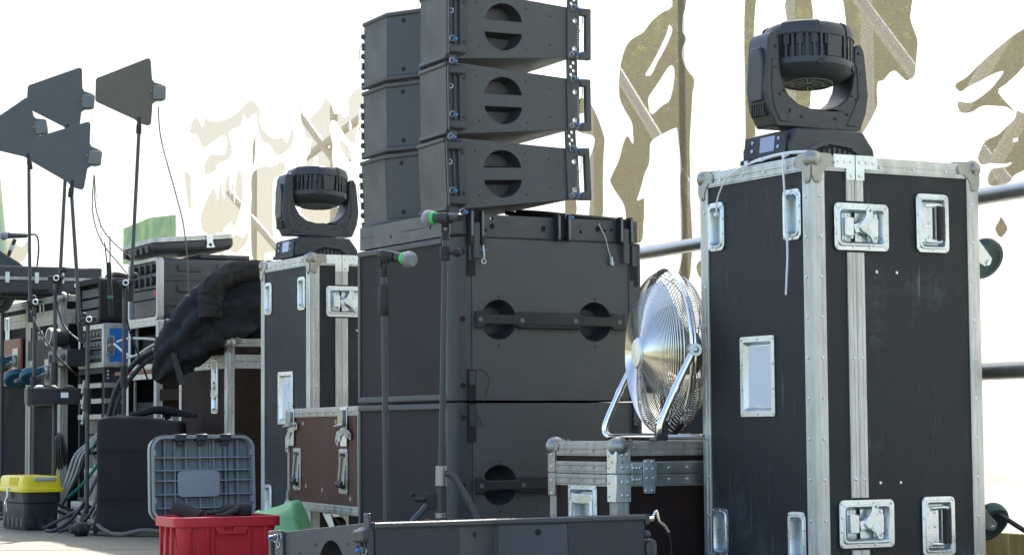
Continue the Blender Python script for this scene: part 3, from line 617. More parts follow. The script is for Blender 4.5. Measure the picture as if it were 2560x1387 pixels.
def lamp_head(label, loc, rot, scale=1.):
    t = thing('moving_head_light', label, 'stage light', loc, rot, 'moving head lights on flight cases'); t.scale = (scale,)*3
    W, D, H = .300, .235, .088                 # base; origin at its centre on the case top
    b = MB(); prof = [(-.150,.012),(-.150,.045),(-.128,.088),(.105,.088),(.142,.040),(.148,.012),(.140,.004),(-.140,.004)]
    b.loops([[(x, -D/2, z) for x, z in prof], [(x, D/2, z) for x, z in prof]])
    b.build('base', 'plast', t, .006)
    # arched grip recess on the long side
    a = MB().at(FF(0,0,-D/2)); arch = [(-.105,.008),(-.085,.034),(-.05,.050),(0,.056),(.05,.052),(.09,.036),(.112,.008)]; inn = [(.092,.008),(.072,.028),(.04,.040),(0,.044),(-.04,.040),(-.065,.028),(-.08,.008)]
    a.plate(arch+inn, [], -.001, .006); a.build('grip_arch', 'hf', t, .002)
    v = MB().at(FF(0,0,-D/2)); v.plate([(x, y) for x, y in inn], [], .0005, .002); vv = v.build('fan_vent', 'dark', t)
    sl = MB().at(FF(0,0,-D/2))
    for i in range(7): sl.box(-.058+i*.018, -.048+i*.018, .010, .038-abs(i-3)*.004, .002, .004)
    stuff(sl.build('vent_slats', 'hf', vv))
    # display on the end that looks left
    fr = FL(0, 0, -.150) ; dm = frame((-.1475, 0, .048), (0,-1,0), (.115, 0, .9934))
    d = MB().at(dm); d.plate(rrect(.205, .062, .006), [], .0, .006); dp = d.build('control_panel', 'rubber', t, .001)
    s = MB().at(dm); s.plate(rrect(.070, .044, .002, 2, .012, .002), [], .006, .0072); s.build('screen', 'screen', dp)
    k = MB().at(dm)
    for x in (-.062, .066):
        for y in (-.010, .014): k.lathe([(.0055, .006), (.0055, .008), (.003, .009)], (x, y, 0), (0,0,1), 10)
    stuff(k.build('buttons', 'dot', dp))
    e = MB().at(dm); e.plate(rrect(.225, .014, .004, 3, 0, -.040), [], -.002, .010); e.build('bottom_rail', 'rubber', t, .001)
    c = MB(); c.cyl((.148, .04, .03), (.178, .03, .028), .012, n=14); c.cyl((.146, .075, .03), (.168, .075, .028), .010, n=14); c.build_each('connector', 'bluec', t)
    pc = MB(); pc.tube([(.176,.03,.028),(.195,.03,.022),(.2,.05,.006),(.19,.09,.006)], .005, 8, 5); pc.build('power_cable', 'cable', t)
    # pivot neck and yoke
    n = MB(); n.lathe([(.085, .086), (.085, .098), (.07, .1)], (0,0,0), (0,0,1), 28); n.build('neck', 'rubber', t)
    yd = .050; z0 = .102
    out = [(-.140,z0),(.142,z0),(.163,z0+.050),(.172,z0+.105),(.166,z0+.180),(.160,z0+.232),(.150,z0+.252),(.134,z0+.252),(.126,z0+.236),(.124,z0+.165),(.116,z0+.122),(.098,z0+.090),(.066,z0+.066),(.024,z0+.055),(-.024,z0+.055),(-.066,z0+.066),(-.098,z0+.090),(-.116,z0+.122),(-.124,z0+.165),(-.126,z0+.246),(-.134,z0+.268),(-.150,z0+.268),(-.162,z0+.248),(-.168,z0+.180),(-.172,z0+.105),(-.164,z0+.045)]
    out = [(x*1.05, z) for x, z in out]
    y = MB().at(FF(0,0,0)); y.plate(out, [], -yd, yd); yo = y.build('yoke', 'plast', t, .009, seg=3)
    ym = MB().at(FF(0,0,-yd))                               # raised cover on the front of the yoke, screws
    for sx in (-1, 1):
        ym.plate([(sx*x, z) for x, z in [(.138,z0+.19),(.158,z0+.19),(.163,z0+.11),(.154,z0+.05),(.135,z0+.012),(.098,z0+.012),(.120,z0+.055),(.142,z0+.095)]], [], -.001, .003)
    ym.build_each('arm_cover', 'plast', yo, .002)
    sw = MB()
    for x, z in ((-.148,.225),(-.150,.165),(-.135,.09),(-.1,.045),(-.06,.03),(.06,.03),(.1,.045),(.135,.09),(.150,.165),(.148,.225),(-.12,.1),(.12,.1)): sw.rivet((x, -yd-.0025, z0+z), (0,-1,0), .0045)
    stuff(sw.build('screws', 'rubber', yo))
    sd_ = MB().at(FL(0,0,-.174)); sd_.plate([(-.03,z0+.07),(.03,z0+.07),(.036,z0+.19),(.022,z0+.225),(-.022,z0+.225),(-.036,z0+.19)], [], -.004, .010); sd_.build('arm_side_cover', 'plast', yo, .005)
    sv = MB().at(FL(0,0,-.178))
    for i in range(6): sv.box(-.028+i*.011, -.022+i*.011, z0+.028, z0+.064, -.012, .003)
    stuff(sv.build('side_vents', 'rubber', yo))
    # head: a drum with a ribbed wall, tipped slightly back
    hm = Matrix.Translation((0, 0, z0+.200)) @ Matrix.Rotation(R(3), 4, 'Y') @ Matrix.Rotation(R(-4), 4, 'X')
    h = MB().at(hm); r0 = .133
    h.lathe([(.078,-.066),(.098,-.060),(r0-.006,-.040),(r0,-.034),(r0,-.016),(r0-.014,-.015),(r0-.014,.048),(r0,.050),(r0+.001,.066),(r0-.008,.084),(r0-.016,.090),(.09,.092)], (0,0,0), (0,0,1), 48)
    ho = h.build('head', 'plast', t)
    f = MB()
    for i in range(40):
        a = 2*math.pi*i/40
        if i % 10 in (0,): continue
        f.at(hm @ Matrix.Rotation(a, 4, 'Z')); f.box(r0-.020, r0-.001, -.0035, .0035, -.016, .051)
        if i % 2: f.box(r0-.020, r0-.003, -.009, .009, .022, .050)
    stuff(f.at(Matrix()).build('cooling_ribs', 'plast', ho))
    q = MB()
    for i in range(4):
        q.at(hm @ Matrix.Rotation(2*math.pi*i/4, 4, 'Z')); q.box(r0-.018, r0-.0005, -.024, .024, -.015, .049)
    q.at(Matrix()).build_each('plain_wall', 'plast', ho, .002)
    cv = MB()
    for i in range(4):
        a0 = 2*math.pi*i/4 + .35
        cv.at(hm); L = []
        for k2 in range(9):
            a = a0 + k2*.11; L.append([(math.cos(a)*rr, math.sin(a)*rr, zz) for rr, zz in ((r0+.003,.052),(r0+.004,.066),(r0-.004,.087),(r0-.020,.096),(r0-.022,.090),(r0-.004,.052))])
        cv.loops(L)
    cv.at(Matrix()).build_each('top_cover', 'plast', ho, .001)
    gr = MB().at(hm)
    for rr in (.025,.045,.072): gr.torus((0,0,-.068), (0,0,1), rr, .0022, 32, 5)
    for i in range(20):
        a = 2*math.pi*i/20; gr.cyl((.015*math.cos(a), .015*math.sin(a), -.0685), (.072*math.cos(a), .072*math.sin(a), -.0685), .0016, n=5)
    gg = gr.build('fan_guard', 'box_g', ho); stuff(gg)
    nt = MB()
    for i in range(6):
        nt.at(hm @ Matrix.Rotation(2*math.pi*i/6 - 1.9, 4, 'Z')); nt.box(r0-.006, r0+.0015, -.010, .010, -.040, -.024)
    stuff(nt.at(Matrix()).build('clip_notches', 'rubber', ho)); return t
lamp_head('large moving head stage light on the right flight case', (.815, 5.985, 1.166), ROT, .95)
lamp_head('smaller moving head stage light on the left flight case', (-.815, 9.17, 1.166), ROT, .95)
# cable ties bundled on the right case
zt = thing('cable_tie_bundle', 'white cable ties lying on the top edge of the right case with two tails hanging', 'cable ties', (.784, 5.71, 1.166), ROT)
def flat_tie(P, w, name='tie'):
    g = MB(); g.tube(P, w, 6, 6); return g.build(name, 'ztie', zt)
flat_tie([(-.004,.22,.006),(-.012,.30,-.005),(-.016,.37,-.03),(-.016,.41,-.07),(-.013,.426,-.10),(-.010,.430,-.122)], .0024)
flat_tie([(.01,.115,.008),(-.010,.112,-.002),(-.013,.106,-.06),(-.013,.098,-.15),(-.012,.096,-.25),(-.013,.100,-.32),(-.012,.106,-.365)], .0029)
flat_tie([(.012,.02,.006),(-.002,.10,.011),(.0,.20,.010),(.01,.30,.006)], .0045)
flat_tie([(.03,.03,.007),(.01,.13,.014),(-.002,.21,.007),(.02,.26,.006)], .0035)
for p in ((-.004,.22,.006),(-.004,.115,.006),(-.010,.431,-.124),(.004,.30,.006),(.01,.19,.009)):
    MB().at(Matrix.Translation(p)).box(-.006,.006,-.006,.006,-.005,.006).build('tie_head', 'ztie', zt, .002)
cl = thing('cloth_rag', 'dark crumpled rag under the left lamp head on the left case', 'rag', (-.8145, 8.87, 1.167), ROT)
g = MB(); g.tube([(.012,.10,.006),(.0,.16,.008),(.006,.22,.006)], [.004,.006,.005], 6, 3); g.tube([(.01,.30,.008),(.0,.34,.012),(.012,.38,.008)], [.006,.011,.007], 8, 3); g.build('fold', 'cloth', cl)

# ------------------------------------------------------------ small brown case with the fan
bc = flight_case('flight_case', 'low dark brown flight case with ball corners under the chrome fan', (.285, 6.08, 0), ROT, .62, .37, .413, 'panel_k', .036, 'alu_old', {'L': [(.185,.220,.135,.130)]}, None, .327, '--+ -++ +-+', .029, None, True, 'steel_old', csize=.8)
spring = MB().at(FL(.185,.220)); dish(spring, .160, .155, .018, .018, z=.001); hd = spring.build('handle', 'steel', bc)
g = MB().at(FL(.185,.220)); g.box(-.06,.06,.022,.05,-.004,.007); g.build('hinge_plate', 'steel', hd, .002)
g = MB().at(FL(.185,.220)); g.tube([(-.055,.03,.006),(-.058,-.03,.008),(-.05,-.055,.009),(.05,-.055,.009),(.058,-.03,.008),(.055,.03,.006)], .006, 8, 3); g.build('handle_wire', 'steel', hd)
g = MB().at(FL(.185,.220)); dish_rivets(g, .160, .155, .018, 5, 4, .0035, .005); stuff(g.build('rivets', 'steel', hd))
for x0, x1, z0, z1 in ((.042,.076,.296,.358),):
    g = MB().at(FF(0,0)); g.plate(rect(x0,x1,z0,.3262), [], .0062, .009); g.plate(rect(x0,x1,.3278,z1), [], .0062, .009); g.build_each('strap_hinge', 'steel', bc, .001)
g = MB().at(FF(0,0)); g.plate(rrect(.038,.094,.004,3,.099,.320), [], .0055, .010); g.plate(rect(.078,.120,.305,.350), [], .010, .0145); g.build('hasp', 'steel', bc, .0015)
g = MB().at(FF(0,0)); g.plate(rect(.122,.58,.296,.3262), [], .0062, .0085); g.plate(rect(.122,.58,.3278,.358), [], .0062, .0085); g.build_each('strap_hinge', 'steel_old', bc, .001)
r = MB()
for x in (.049,.060,.070,.165,.225,.285,.345,.405,.465,.525):
    for z in (.311,.343): r.rivet((x,-.009,z),(0,-1,0),.0052)
for z in (.280,.360):
    for x in (.089,.109): r.rivet((x,-.010,z),(0,-1,0),.0052)
for z in (.315,.340):
    for x in (.089,.109): r.rivet((x,-.0145,z),(0,-1,0),.0052)
stuff(r.build('rivets', 'steel', bc))
g = MB()                                                     # steel angle plates over the lid joint at the near corner
for z0, z1 in ((.250,.3255),(.3285,.395)):
    g.box(-.008,.04,-.0085,-.0045,z0,z1); g.box(-.0085,-.0045,-.0075,.04,z0,z1)
g.build_each('corner_plate', 'steel', bc, .0015)
for y0 in (.33,):
    g = MB(); g.box(-.0085,-.0045,.332,.3735,.262,.3255); g.box(-.0085,-.0045,.332,.3735,.3285,.388); g.build_each('corner_plate', 'steel_old', bc, .0015)
r = MB()
for z in (.268,.305,.345,.38):
    for q in (.012,.03): r.rivet((q,-.0085,z),(0,-1,0),.005); 
    r.rivet((-.0085,.03,z),(-1,0,0),.005); r.rivet((-.0085,.352,z),(-1,0,0),.005)
stuff(r.build('rivets', 'steel', bc))

# fan: local x = axis pointing to where it blows, z up, y across
FROT = 180+15
ft = thing('floor_fan', 'round chrome floor fan with a bent tube stand on the low brown case', 'fan', (.437, 6.33, .668), FROT)
def cage(a0, bulge, n, front):
    g = MB(); Rr = .236
    for i in range(n):
        r_ = .045 + (Rr-.045)*i/(n-1); t = r_/Rr
        x = a0 + bulge*(1-t**4)**.6*(.92+.08*(1-t))
        g.torus((x,0,0), (1,0,0), r_, .00165, 72, 4)
    for k in range(8):
        a = 2*math.pi*(k+.35)/8; P = []
        for i in range(9):
            t = .2 + .8*i/8; P.append((a0 + bulge*(1-t**4)**.6*(.92+.08*(1-t)) - (.002 if front else -.002), Rr*t*math.cos(a), Rr*t*math.sin(a)))
        g.tube(P, .0016, 5, 1)
    return g
stuff(cage(.004, .075, 36, True).build('front_grille', 'wire', ft)); stuff(cage(-.012, -.085, 28, False).build('rear_grille', 'wire', ft))
g = MB(); g.torus((0,0,0), (1,0,0), .239, .005, 72, 8); g.torus((-.010,0,0), (1,0,0), .239, .004, 72, 8); g.build('rim_ring', 'chrome', ft)
g = MB(); g.lathe([(.046,.076),(.046,.082),(.040,.087),(.01,.088)], (0,0,0), (1,0,0), 32); g.build('badge_disc', 'steel', ft)
for k in range(4):
    a = k*math.pi/2 + .4; b = MB(); L = []
    for i in range(9):
        r_ = .03 + .18*i/8; tw = R(34 - 16*i/8); hw = (.030 + .05*math.sin(math.pi*(i/8*.75+.1)))
        e = Vector((0, math.cos(a), math.sin(a))); tn = Vector((0, -math.sin(a), math.cos(a))); d = tn*math.cos(tw) + Vector((1,0,0))*math.sin(tw); nn = tn*-math.sin(tw) + Vector((1,0,0))*math.cos(tw)
        c = e*r_ + Vector((.012,0,0)); L.append([c - d*hw + nn*.001, c + nn*.006, c + d*hw + nn*.001, c + d*hw - nn*.001, c + nn*.003, c - d*hw - nn*.001])
    b.loops(L); b.build('blade', 'steel', ft)
g = MB(); g.lathe([(.055,-.10),(.062,-.09),(.062,-.03),(.04,-.01),(.035,.03)], (0,0,0), (1,0,0), 28); g.build('motor', 'box_g', ft)
ZB = -.249                                                    # stand reaches the case top
P = [(.0,.252,.0),(.045,.252,-.085),(.095,.252,-.190),(.102,.250,-.225),(.098,.235,ZB+.012),(.095,.20,ZB+.010),(.095,0,ZB+.010),(.095,-.20,ZB+.010),(.098,-.235,ZB+.012),(.102,-.250,-.225),(.095,-.252,-.190),(.045,-.252,-.085),(.0,-.252,.0)]
g = MB(); g.tube(P, .0105, 12, 5); g.build('stand_tube', 'chrome', ft)
g = MB(); g.tube([(.095,.16,ZB+.009),(.03,.18,ZB+.009),(-.12,.19,ZB+.009),(-.15,.17,ZB+.009),(-.155,0,ZB+.009),(-.15,-.17,ZB+.009),(-.12,-.19,ZB+.009),(.03,-.18,ZB+.009),(.095,-.16,ZB+.009)], .008, 10, 4); g.build('rear_foot_tube', 'chrome', ft)
for s in (-1,1):
    if s > 0: g = MB(); g.box(.080,.110,s*.245-.013,s*.245+.013,ZB-.0,ZB+.045); g.build('rubber_foot', 'rubber', ft, .004)
    g = MB(); g.cyl((0,s*.236,0),(0,s*.268,0),.018,n=18); g.sphere((0,s*.268,0),.009,10); g.build('pivot_knob', 'steel', ft)
    g = MB(); g.tube([(.052,s*.252,-.10),(.060,s*.252,-.117)], .0125, 12, 1); g.build('tube_collar', 'chrome', ft)
# dark gear standing behind the fan
rk = flight_case('rack_case', 'black rack case standing behind the fan, half hidden', (.66, 6.62, 0), ROT, .45, .40, .60, 'panel', .03, 'rubber', None, None, None, '', group=None, rv=False)
rk['category'] = 'rack case'
for z in (.06,.16,.26,.36,.46): MB().box(.03,.42,-.012,-.006,z,z+.085).build('rack_unit', 'paint_s', rk, .002)
g = MB()
for z in (.06,.16,.26,.36,.46):
    for x in (.045,.405):
        for q in (.02,.065): g.rivet((x,-.012,z+q),(0,-1,0),.006)
stuff(g.build('screws', 'steel', rk))

# ------------------------------------------------------------ loudspeakers: two subs, a rigging frame, three array modules
def pin_(par, p, n, s=1.):
    g = MB(); n = Vector(n); p = Vector(p); g.lathe([(.009*s,0),(.009*s,.012*s),(.006*s,.014*s),(.006*s,.02*s)], p, n, 12); o = g.build('locking_pin', 'box_g', par)
    b = MB(); b.lathe([(.0052*s,.019*s),(.0052*s,.026*s),(.003*s,.028*s)], p, n, 10); b.build('pin_button', 'pin', o)
    g = MB(); g.torus(p + n*.008*s + Vector((-.010,0,.004))*s, (0,1,.3), .011*s, .0015*s, 16, 5); g.build('pull_ring', 'steel', o); return o
def cup(mb, loop, depth, inset, z=0.):
    c = Vector((sum(x for x, y in loop)/len(loop), sum(y for x, y in loop)/len(loop)))
    L = []
    for t, d in ((1, 0), (1-.03*inset, -.012), (1-.3*inset, -depth*.75), (1-.65*inset, -depth)):
        L.append([(c.x+(x-c.x)*t, c.y+(y-c.y)*t, z+d) for x, y in loop])
    mb.loops(L, False, True)
def half_moon(w, h, up, cx, cy, k=14):
    P = []
    for i in range(k+1):
        a = math.pi*i/k; P.append((cx + w/2*math.cos(a), cy + (h*math.sin(a)**1.15 if up else -h*math.sin(a)**1.15)))
    return P
def array_module(label, loc, rot, tilt=0., W=.73, D=.46, h=.243, t=.036, grille='grille', pitch_origin=True, group='line array speakers in the stack', link=True):
    """origin: near lower front corner; front looks to -x, near side in y=0"""
    T = thing('line_array_speaker', label, 'loudspeaker', loc, (0, R(tilt), R(rot)), group)
    T.rotation_mode = 'XYZ'
    T.matrix_world = Matrix.Translation(loc) @ Matrix.Rotation(R(rot), 4, 'Z') @ Matrix.Rotation(R(tilt), 4, 'Y')
    g1, dv = W*.30, .085
    zt = lambda x: h - t*max(x,0)/D; zb = lambda x: t*max(x,0)/D
    pl = [(0,.004),(0,g1),(dv,W/2-.004),(dv,W/2+.004),(0,W-g1),(0,W-.004),(D,W-.004),(D,.004)]
    c = MB(); c.loops([[(x,y,zb(x)) for x,y in pl], [(x,y,zt(x)) for x,y in pl]], closed=False); c.build('cabinet', 'paint', T)
    # near side panel with two half-moon grips
    side = [(0,0),(D,t),(D,h-t),(0,h)]
    mx_, mz = D*.44, h*.5
    a = half_moon(.138, .059, True, mx_, mz+.0205); b = half_moon(.138, .059, False, mx_, mz-.0205)
    for y, flip in ((0, 0), (W, 1)):
        m = FF(0,0,.0035) if not flip else frame((0,W-.0035,0),(1,0,0),(0,0,1)) @ Matrix.Scale(-1, 4, (0,0,1))
        g = MB().at(m); g.plate(side, [a, b], 0, .0055); sp = g.build('side_panel', 'paint', T, .0015)
        if not flip:
            for L in (a, b): q = MB().at(FF(0,0,.0)); cup(q, L, .055, .5, .001); q.build('hand_grip', 'plast', sp)
    # front: grilles, horn panels, rolled lips top and bottom
    lip = .017
    for y0, y1 in ((.003,g1-.001),(W-g1+.001,W-.003)):
        MB().box(-.004, -.0005, y0, y1, lip*.9, h-lip*.9).build('grille', grille, T)
    for (xa, ya), (xb, yb) in (((0,g1),(dv,W/2-.004)), ((dv,W/2+.004),(0,W-g1))):
        g = MB(); g.add([(xa-.003,ya,lip),(xb-.003,yb,lip+.002),(xb-.003,yb,h-lip-.002),(xa-.003,ya,h-lip)], [(0,1,2,3)]); hp = g.build('horn_panel', 'hf', T)
        s = MB()
        for z in (.036, h-.036):
            f = .42 if xb > xa else .58; p = Vector((xa+(xb-xa)*f-.003, ya+(yb-ya)*f, z)); nn = Vector((-(abs(yb-ya)), (xb-xa)*(1 if yb>ya else -1), 0)).normalized(); s.lathe([(.008,0),(.008,.0015),(.006,.0015)], p, nn, 12)
        stuff(s.build('screw_heads', 'dark', hp))
    for zz, f in ((0, 1), (h, -1)):
        g = MB(); prof = [(-.006,.001),(-.010,.004),(-.010,.012),(-.006,.016),(.002,.017),(.002,.001)]
        L = []
        for x, y in ((0,.001),(0,g1),(dv,W/2),(0,W-g1),(0,W-.001)): L.append([(x+px, y, zz+f*pz) for px, pz in prof])
        g.loops(L); g.build('front_lip', 'paint', T)
    # front rigging channel on the near side
    br = MB().at(FF(0,0,0))
    ring = [(-.004,.012),(.050,.012),(.062,.024),(.062,h-.024),(.050,h-.012),(-.004,h-.012)]
    hole = rrect(.034, h-.086, .011, 4, .018, h/2)
    br.plate(ring, [hole], .001, .016); bo = br.build('rigging_channel', 'plast', T, .004)
    for z0, z1 in ((.016,.046),(h-.046,h-.016)): MB().at(FF(0,0,0)).box(-.006,.058,z0,z1,.012,.026).build('channel_end', 'plast', bo, .007)
    MB().at(FF(0,0,0)).box(.000,.036,.040,h-.040,.002,.0045).build('channel_back', 'hf', bo)
    rd = MB().at(FF(0,0,0)); rd.cyl((.021,.045,.009),(.021,h-.045,.009),.005,n=10); rd.box(.002,.026,h*.45,h*.47,.004,.010); rd.build('channel_rod', 'plast', bo)
    MB().at(FF(0,0,0)).box(.0,.026,-.020,.030,.004,.011).build('link_bar', 'paint_s', bo, .002)
    sc_ = MB()
    for z in (.056,h-.056): sc_.rivet((.050,-.016,z),(0,-1,0),.006)
    stuff(sc_.build('screws', 'rubber', bo))
    pin_(T, (.016,-.012,.062), (0,-1,0), .85); pin_(T, (.016,-.016,h-.004), (0,-1,0), .85)
    rg = MB(); rg.torus((.008,-.007,h*.66),(0,1,0),.008,.0018,16,5); rg.build('eye_ring', 'steel', T)
    # rear rail with graded holes and its D handle
    hb = zt(D)
    rl = MB().at(FF(0,0,0)); x0, x1 = D-.020, D+.026
    rl.plate([(x0,t-.004),(x1,t-.004),(x1,hb+.006),(x0,hb+.006)], [circ(.0055,10,D+.006,t+.030), circ(.0055,10,D+.008,hb-.045)], .003, .009); ro = rl.build('rear_rail', 'paint_s', T, .001)
    if link:
        lk = MB().at(FF(0,0,0)); z0, z1 = hb-.02, h+t+.016
        hl = [circ(.0058,10,D+.004+(.006 if i%2 else -.004), hb+.016+i*.0135) for i in range(int((z1-hb-.03)/.0135))]
        lk.plate(rect(D-.016,D+.024,z0,z1), hl, -.004, .0015); lk.build('link_bar', 'paint_s', ro)
    rr = MB()
    for x, z in ((D+.006,t+.030),(D+.008,hb-.045),(D-.004,t+.012),(D+.015,t+.012)): rr.torus((x,-.009,z),(0,1,0),.0075,.0015,14,5)
    stuff(rr.build('hole_rims', 'steel', ro))
    mk = MB().at(FF(0,0,0))
    for i in range(9): mk.box(D+.018,D+.0225,t+.040+i*.0085,t+.0415+i*.0085,.009,.0096)
    stuff(mk.build('angle_marks', 'ztie', ro))
    hd = MB().at(FF(0,0,0)); za, zb_ = t-.004, hb+.002
    hd.plate([(D+.026,za),(D+.072,za),(D+.072,zb_),(D+.026,zb_),(D+.026,zb_-.026),(D+.052,zb_-.026),(D+.052,za+.030),(D+.026,za+.024)], [], -.012, .008); hd.build('rear_handle', 'paint_s', T, .004)
    pin_(T, (D+.012,-.009,t+.012), (0,-1,0), .85); pin_(T, (D+.010,-.009,hb-.004), (0,-1,0), .85)
    ld = MB(); ld.tube([(D+.012,-.02,hb-.004),(D+.026,-.025,hb-.02),(D+.032,-.02,hb-.055),(D+.022,-.012,hb-.085)], .0013, 5, 5); ld.tube([(.014,-.02,h-.01),(-.004,-.024,h-.03),(-.006,-.022,h-.06),(.008,-.014,h-.085)], .0012, 5, 5); stuff(ld.build('pin_lanyards', 'rubber', T))
    # far edge: knobs of the opposite rigging stick out beyond the grille
    fk = MB()
    for z in (.05,h*.5,h-.05): fk.sphere((-.002,W+.006,z),.011,10); fk.box(-.008,.006,W,W+.012,z-.05,z-.025)
    fk.tube([(-.002,W+.012,h*.72),(-.008,W+.03,h*.6),(-.006,W+.03,h*.45),(0,W+.008,h*.38)], .0013, 5, 4); stuff(fk.build('far_rigging_knobs', 'plast', T))
    sv = MB()
    for x, z in ((mx_-.10,mz+.075),(mx_-.09,mz-.072),(mx_+.085,mz+.068),(mx_+.085,mz-.07),(mx_+.175,mz+.05),(mx_+.175,mz-.048)): sv.rivet((x,-.002,z),(0,-1,0),.004,.0014)
    stuff(sv.build('screws', 'rubber', T)); return T
SUBX, SUBY, SROT = -.2, 7.2, 29.2
def subwoofer(label, z, top):
    T = thing('subwoofer', label, 'loudspeaker', (SUBX, SUBY, z), SROT, 'stacked subwoofers')
    W, D, H = .70, .733, .543
    pl = [(D-.004,.004),(D-.004,W-.004),(.002,W-.004),(.002,.030),(.010,.010),(.030,.002),(.05,.004)]
    c = MB(); c.loops([[(x,y,.001) for x,y in pl],[(x,y,H-.001) for x,y in pl]], closed=False); c.build('cabinet', 'paint', T)
    hc = [circ(.066,36,.176,.270), circ(.066,36,.548,.270)]
    # curved front post
    P = [(.0005,.05)] + [(.030-.0325*math.cos(a)+.0, .030-.0325*math.sin(a)) for a in [math.pi/2*i/8 for i in range(9)]] + [(.074,-.0025),(.074,.012),(.04,.05)]
    g = MB(); g.loops([[(x,y,.002) for x,y in P],[(x,y,H-.002) for x,y in P]]); po = g.build('corner_post', 'paint_s', T, .003)
    s = MB()
    for z_ in (.052,H-.052,.27): s.lathe([(.010,0),(.010,.002),(.006,.0005),(.004,.0005)],(.040,-.0025,z_),(0,-1,0),12)
    stuff(s.build('bolt_heads', 'dark', po))
    g = MB().at(FF(0,0,.0035)); g.plate(rect(.0755,D-.05,.003,H-.003), hc, 0, .006); sp = g.build('side_panel', 'paint', T, .002)
    g = MB().at(FF(0,0,.0)); [cup(g, L, .060, .5, .0015) for L in hc]; g.build_each('hand_well', 'plast', sp)
    # the bar across the two wells
    bz = .270; bar = [(.084,bz-.028),(.108,bz-.028),(.122,bz-.016),(.232,bz-.016),(.246,bz-.028),(.478,bz-.028),(.492,bz-.016),(.602,bz-.016),(.616,bz-.028),(.664,bz-.028),(.664,bz+.028),(.616,bz+.028),(.602,bz+.016),(.492,bz+.016),(.478,bz+.028),(.246,bz+.028),(.232,bz+.016),(.122,bz+.016),(.108,bz+.028),(.084,bz+.028)]
    g = MB().at(FF(0,0,0)); g.plate(bar, [], .004, .018); bo = g.build('skid_bar', 'rubber', T, .004)
    g = MB(); [g.lathe([(.008,0),(.008,.001),(.004,.0002)],(x,-.018,bz),(0,-1,0),12) for x in (.100,.258,.466,.640)]; stuff(g.build('bolt_heads', 'box_g', bo))
    # back post
    g = MB(); g.box(D-.049,D,-.006,.05,.002,H-.002); bp = g.build('rear_post', 'paint_s', T, .004)
    g = MB(); g.lathe([(.011,0),(.011,.001),(.006,.0002)],(D-.02,-.006,H-.14),(0,-1,0),14); stuff(g.build('bolt_heads', 'dark', bp))
    # front grille with its frame
    g = MB(); g.box(-.004,.0,.052,W-.02,.026,H-.024); g.build('grille_cloth', 'foam', T)
    for z0, z1 in ((.003,.025),(H-.024,H-.003)): MB().box(-.012,.002,.046,W-.003,z0,z1).build('front_lip', 'paint', T, .005)
    MB().box(-.010,.002,W-.020,W-.001,.024,H-.024).build('front_lip', 'paint_s', T, .003)
    # rigging slots near the post, top and bottom
    for z0, z1 in ((.004,.105),(H-.13,H-.004)):
        for x0 in ((.055,D-.045)):
            g = MB(); g.box(x0,x0+.032,-.0075,-.003,z0,z1); so = g.build('rigging_slot', 'dark', T, .001)
            g = MB(); g.box(x0+.006,x0+.026,-.013,-.007,z0+.05,z1-.006); g.build('sliding_plate', 'paint_s', so, .002)
    for z in ((.075,) if not top else (H-.045,)):
        for x in (.100,):
            pp = MB(); pp.cyl((x-.015,-.012,z),(x+.018,-.014,z),.006,n=10); pp.build('link_pin', 'box_g', T)
            pp = MB(); pp.sphere((x+.022,-.014,z),.005,8); pp.build('pin_button', 'pin', T)
            pp = MB(); pp.tube([(x+.012,-.016,z+.045),(x+.010,-.018,z+.02),(x+.014,-.018,z-.02),(x+.012,-.016,z-.03)], .004, 6, 3); pp.torus((x+.013,-.018,z-.036 if top else z+.038),(0,1,0),.008,.002,12,5); pp.build('pin_lever', 'steel', T)
    g = MB(); g.tube([(.088,-.004,.105),(.118,-.008,.10),(.135,-.008,.07),(.128,-.006,.035),(.116,-.01,-.005)] if top else [(.088,-.004,.50),(.10,-.006,.49),(.108,-.006,.47)], .0014, 5, 6); stuff(g.build('pin_lanyard', 'rubber', T))
    s = MB(); [s.rivet((x,-.0025,z),(0,-1,0),.004,.0012) for x in (.176,.548) for z in (.270+.078,.270-.085)]; stuff(s.build('screws', 'dark', T))
    for z0 in (.22,):
        g = MB(); g.tube([(.02,W,z0+.08),(.016,W+.018,z0+.06),(.016,W+.018,z0-.02),(.02,W,z0-.04)], .006, 8, 4); g.build('far_handle', 'rubber', T)
    return T
subwoofer('lower black subwoofer of the stack behind the microphone stands', 0, False)
subwoofer('upper black subwoofer with a bar across two round grips', .545, True)
# rigging frame between the subs and the array
rf = thing('rigging_frame', 'black steel rigging frame with bolt holes on top of the upper subwoofer', 'rigging frame', (SUBX, SUBY, 1.0895), SROT)
g = MB().at(FF(0,0,.006)); hs = [circ(.010,14,.155,.035),circ(.005,10,.110,.022),circ(.005,10,.130,.022),circ(.006,10,.155,.062),circ(.010,14,.352,.035),circ(.010,14,.566,.042),circ(.0055,10,.498,.030),circ(.006,10,.565,.062),circ(.0055,10,.594,.038),circ(.0055,10,.62,.040)]
g.plate(rect(.085,.725,.001,.074), hs, -.012, .004); g.build('side_beam', 'paint_s', rf, .002)
g = MB().at(FF(0,0,.0)); [g.plate(circ(c_,14,x,z), [], -.0075, -.0065) for c_, x, z in ((.012,.155,.035),(.012,.352,.035),(.012,.566,.042))]; stuff(g.build('hole_backs', 'dark', rf))
g = MB().at(FL(0,0,0)); g.plate(rect(-.69,-.02,.001,.080), [circ(.006,10,-.14,.035),circ(.006,10,-.44,.03),circ(.004,10,-.665,.045)], -.012, .004); g.build('front_beam', 'paint_s', rf, .002)
g = MB(); g.box(.012,.72,.68,.695,.001,.072); g.build('far_beam', 'paint_s', rf, .002)
g = MB(); g.box(.712,.725,.02,.68,.001,.072); g.build('rear_beam', 'paint_s', rf, .002)
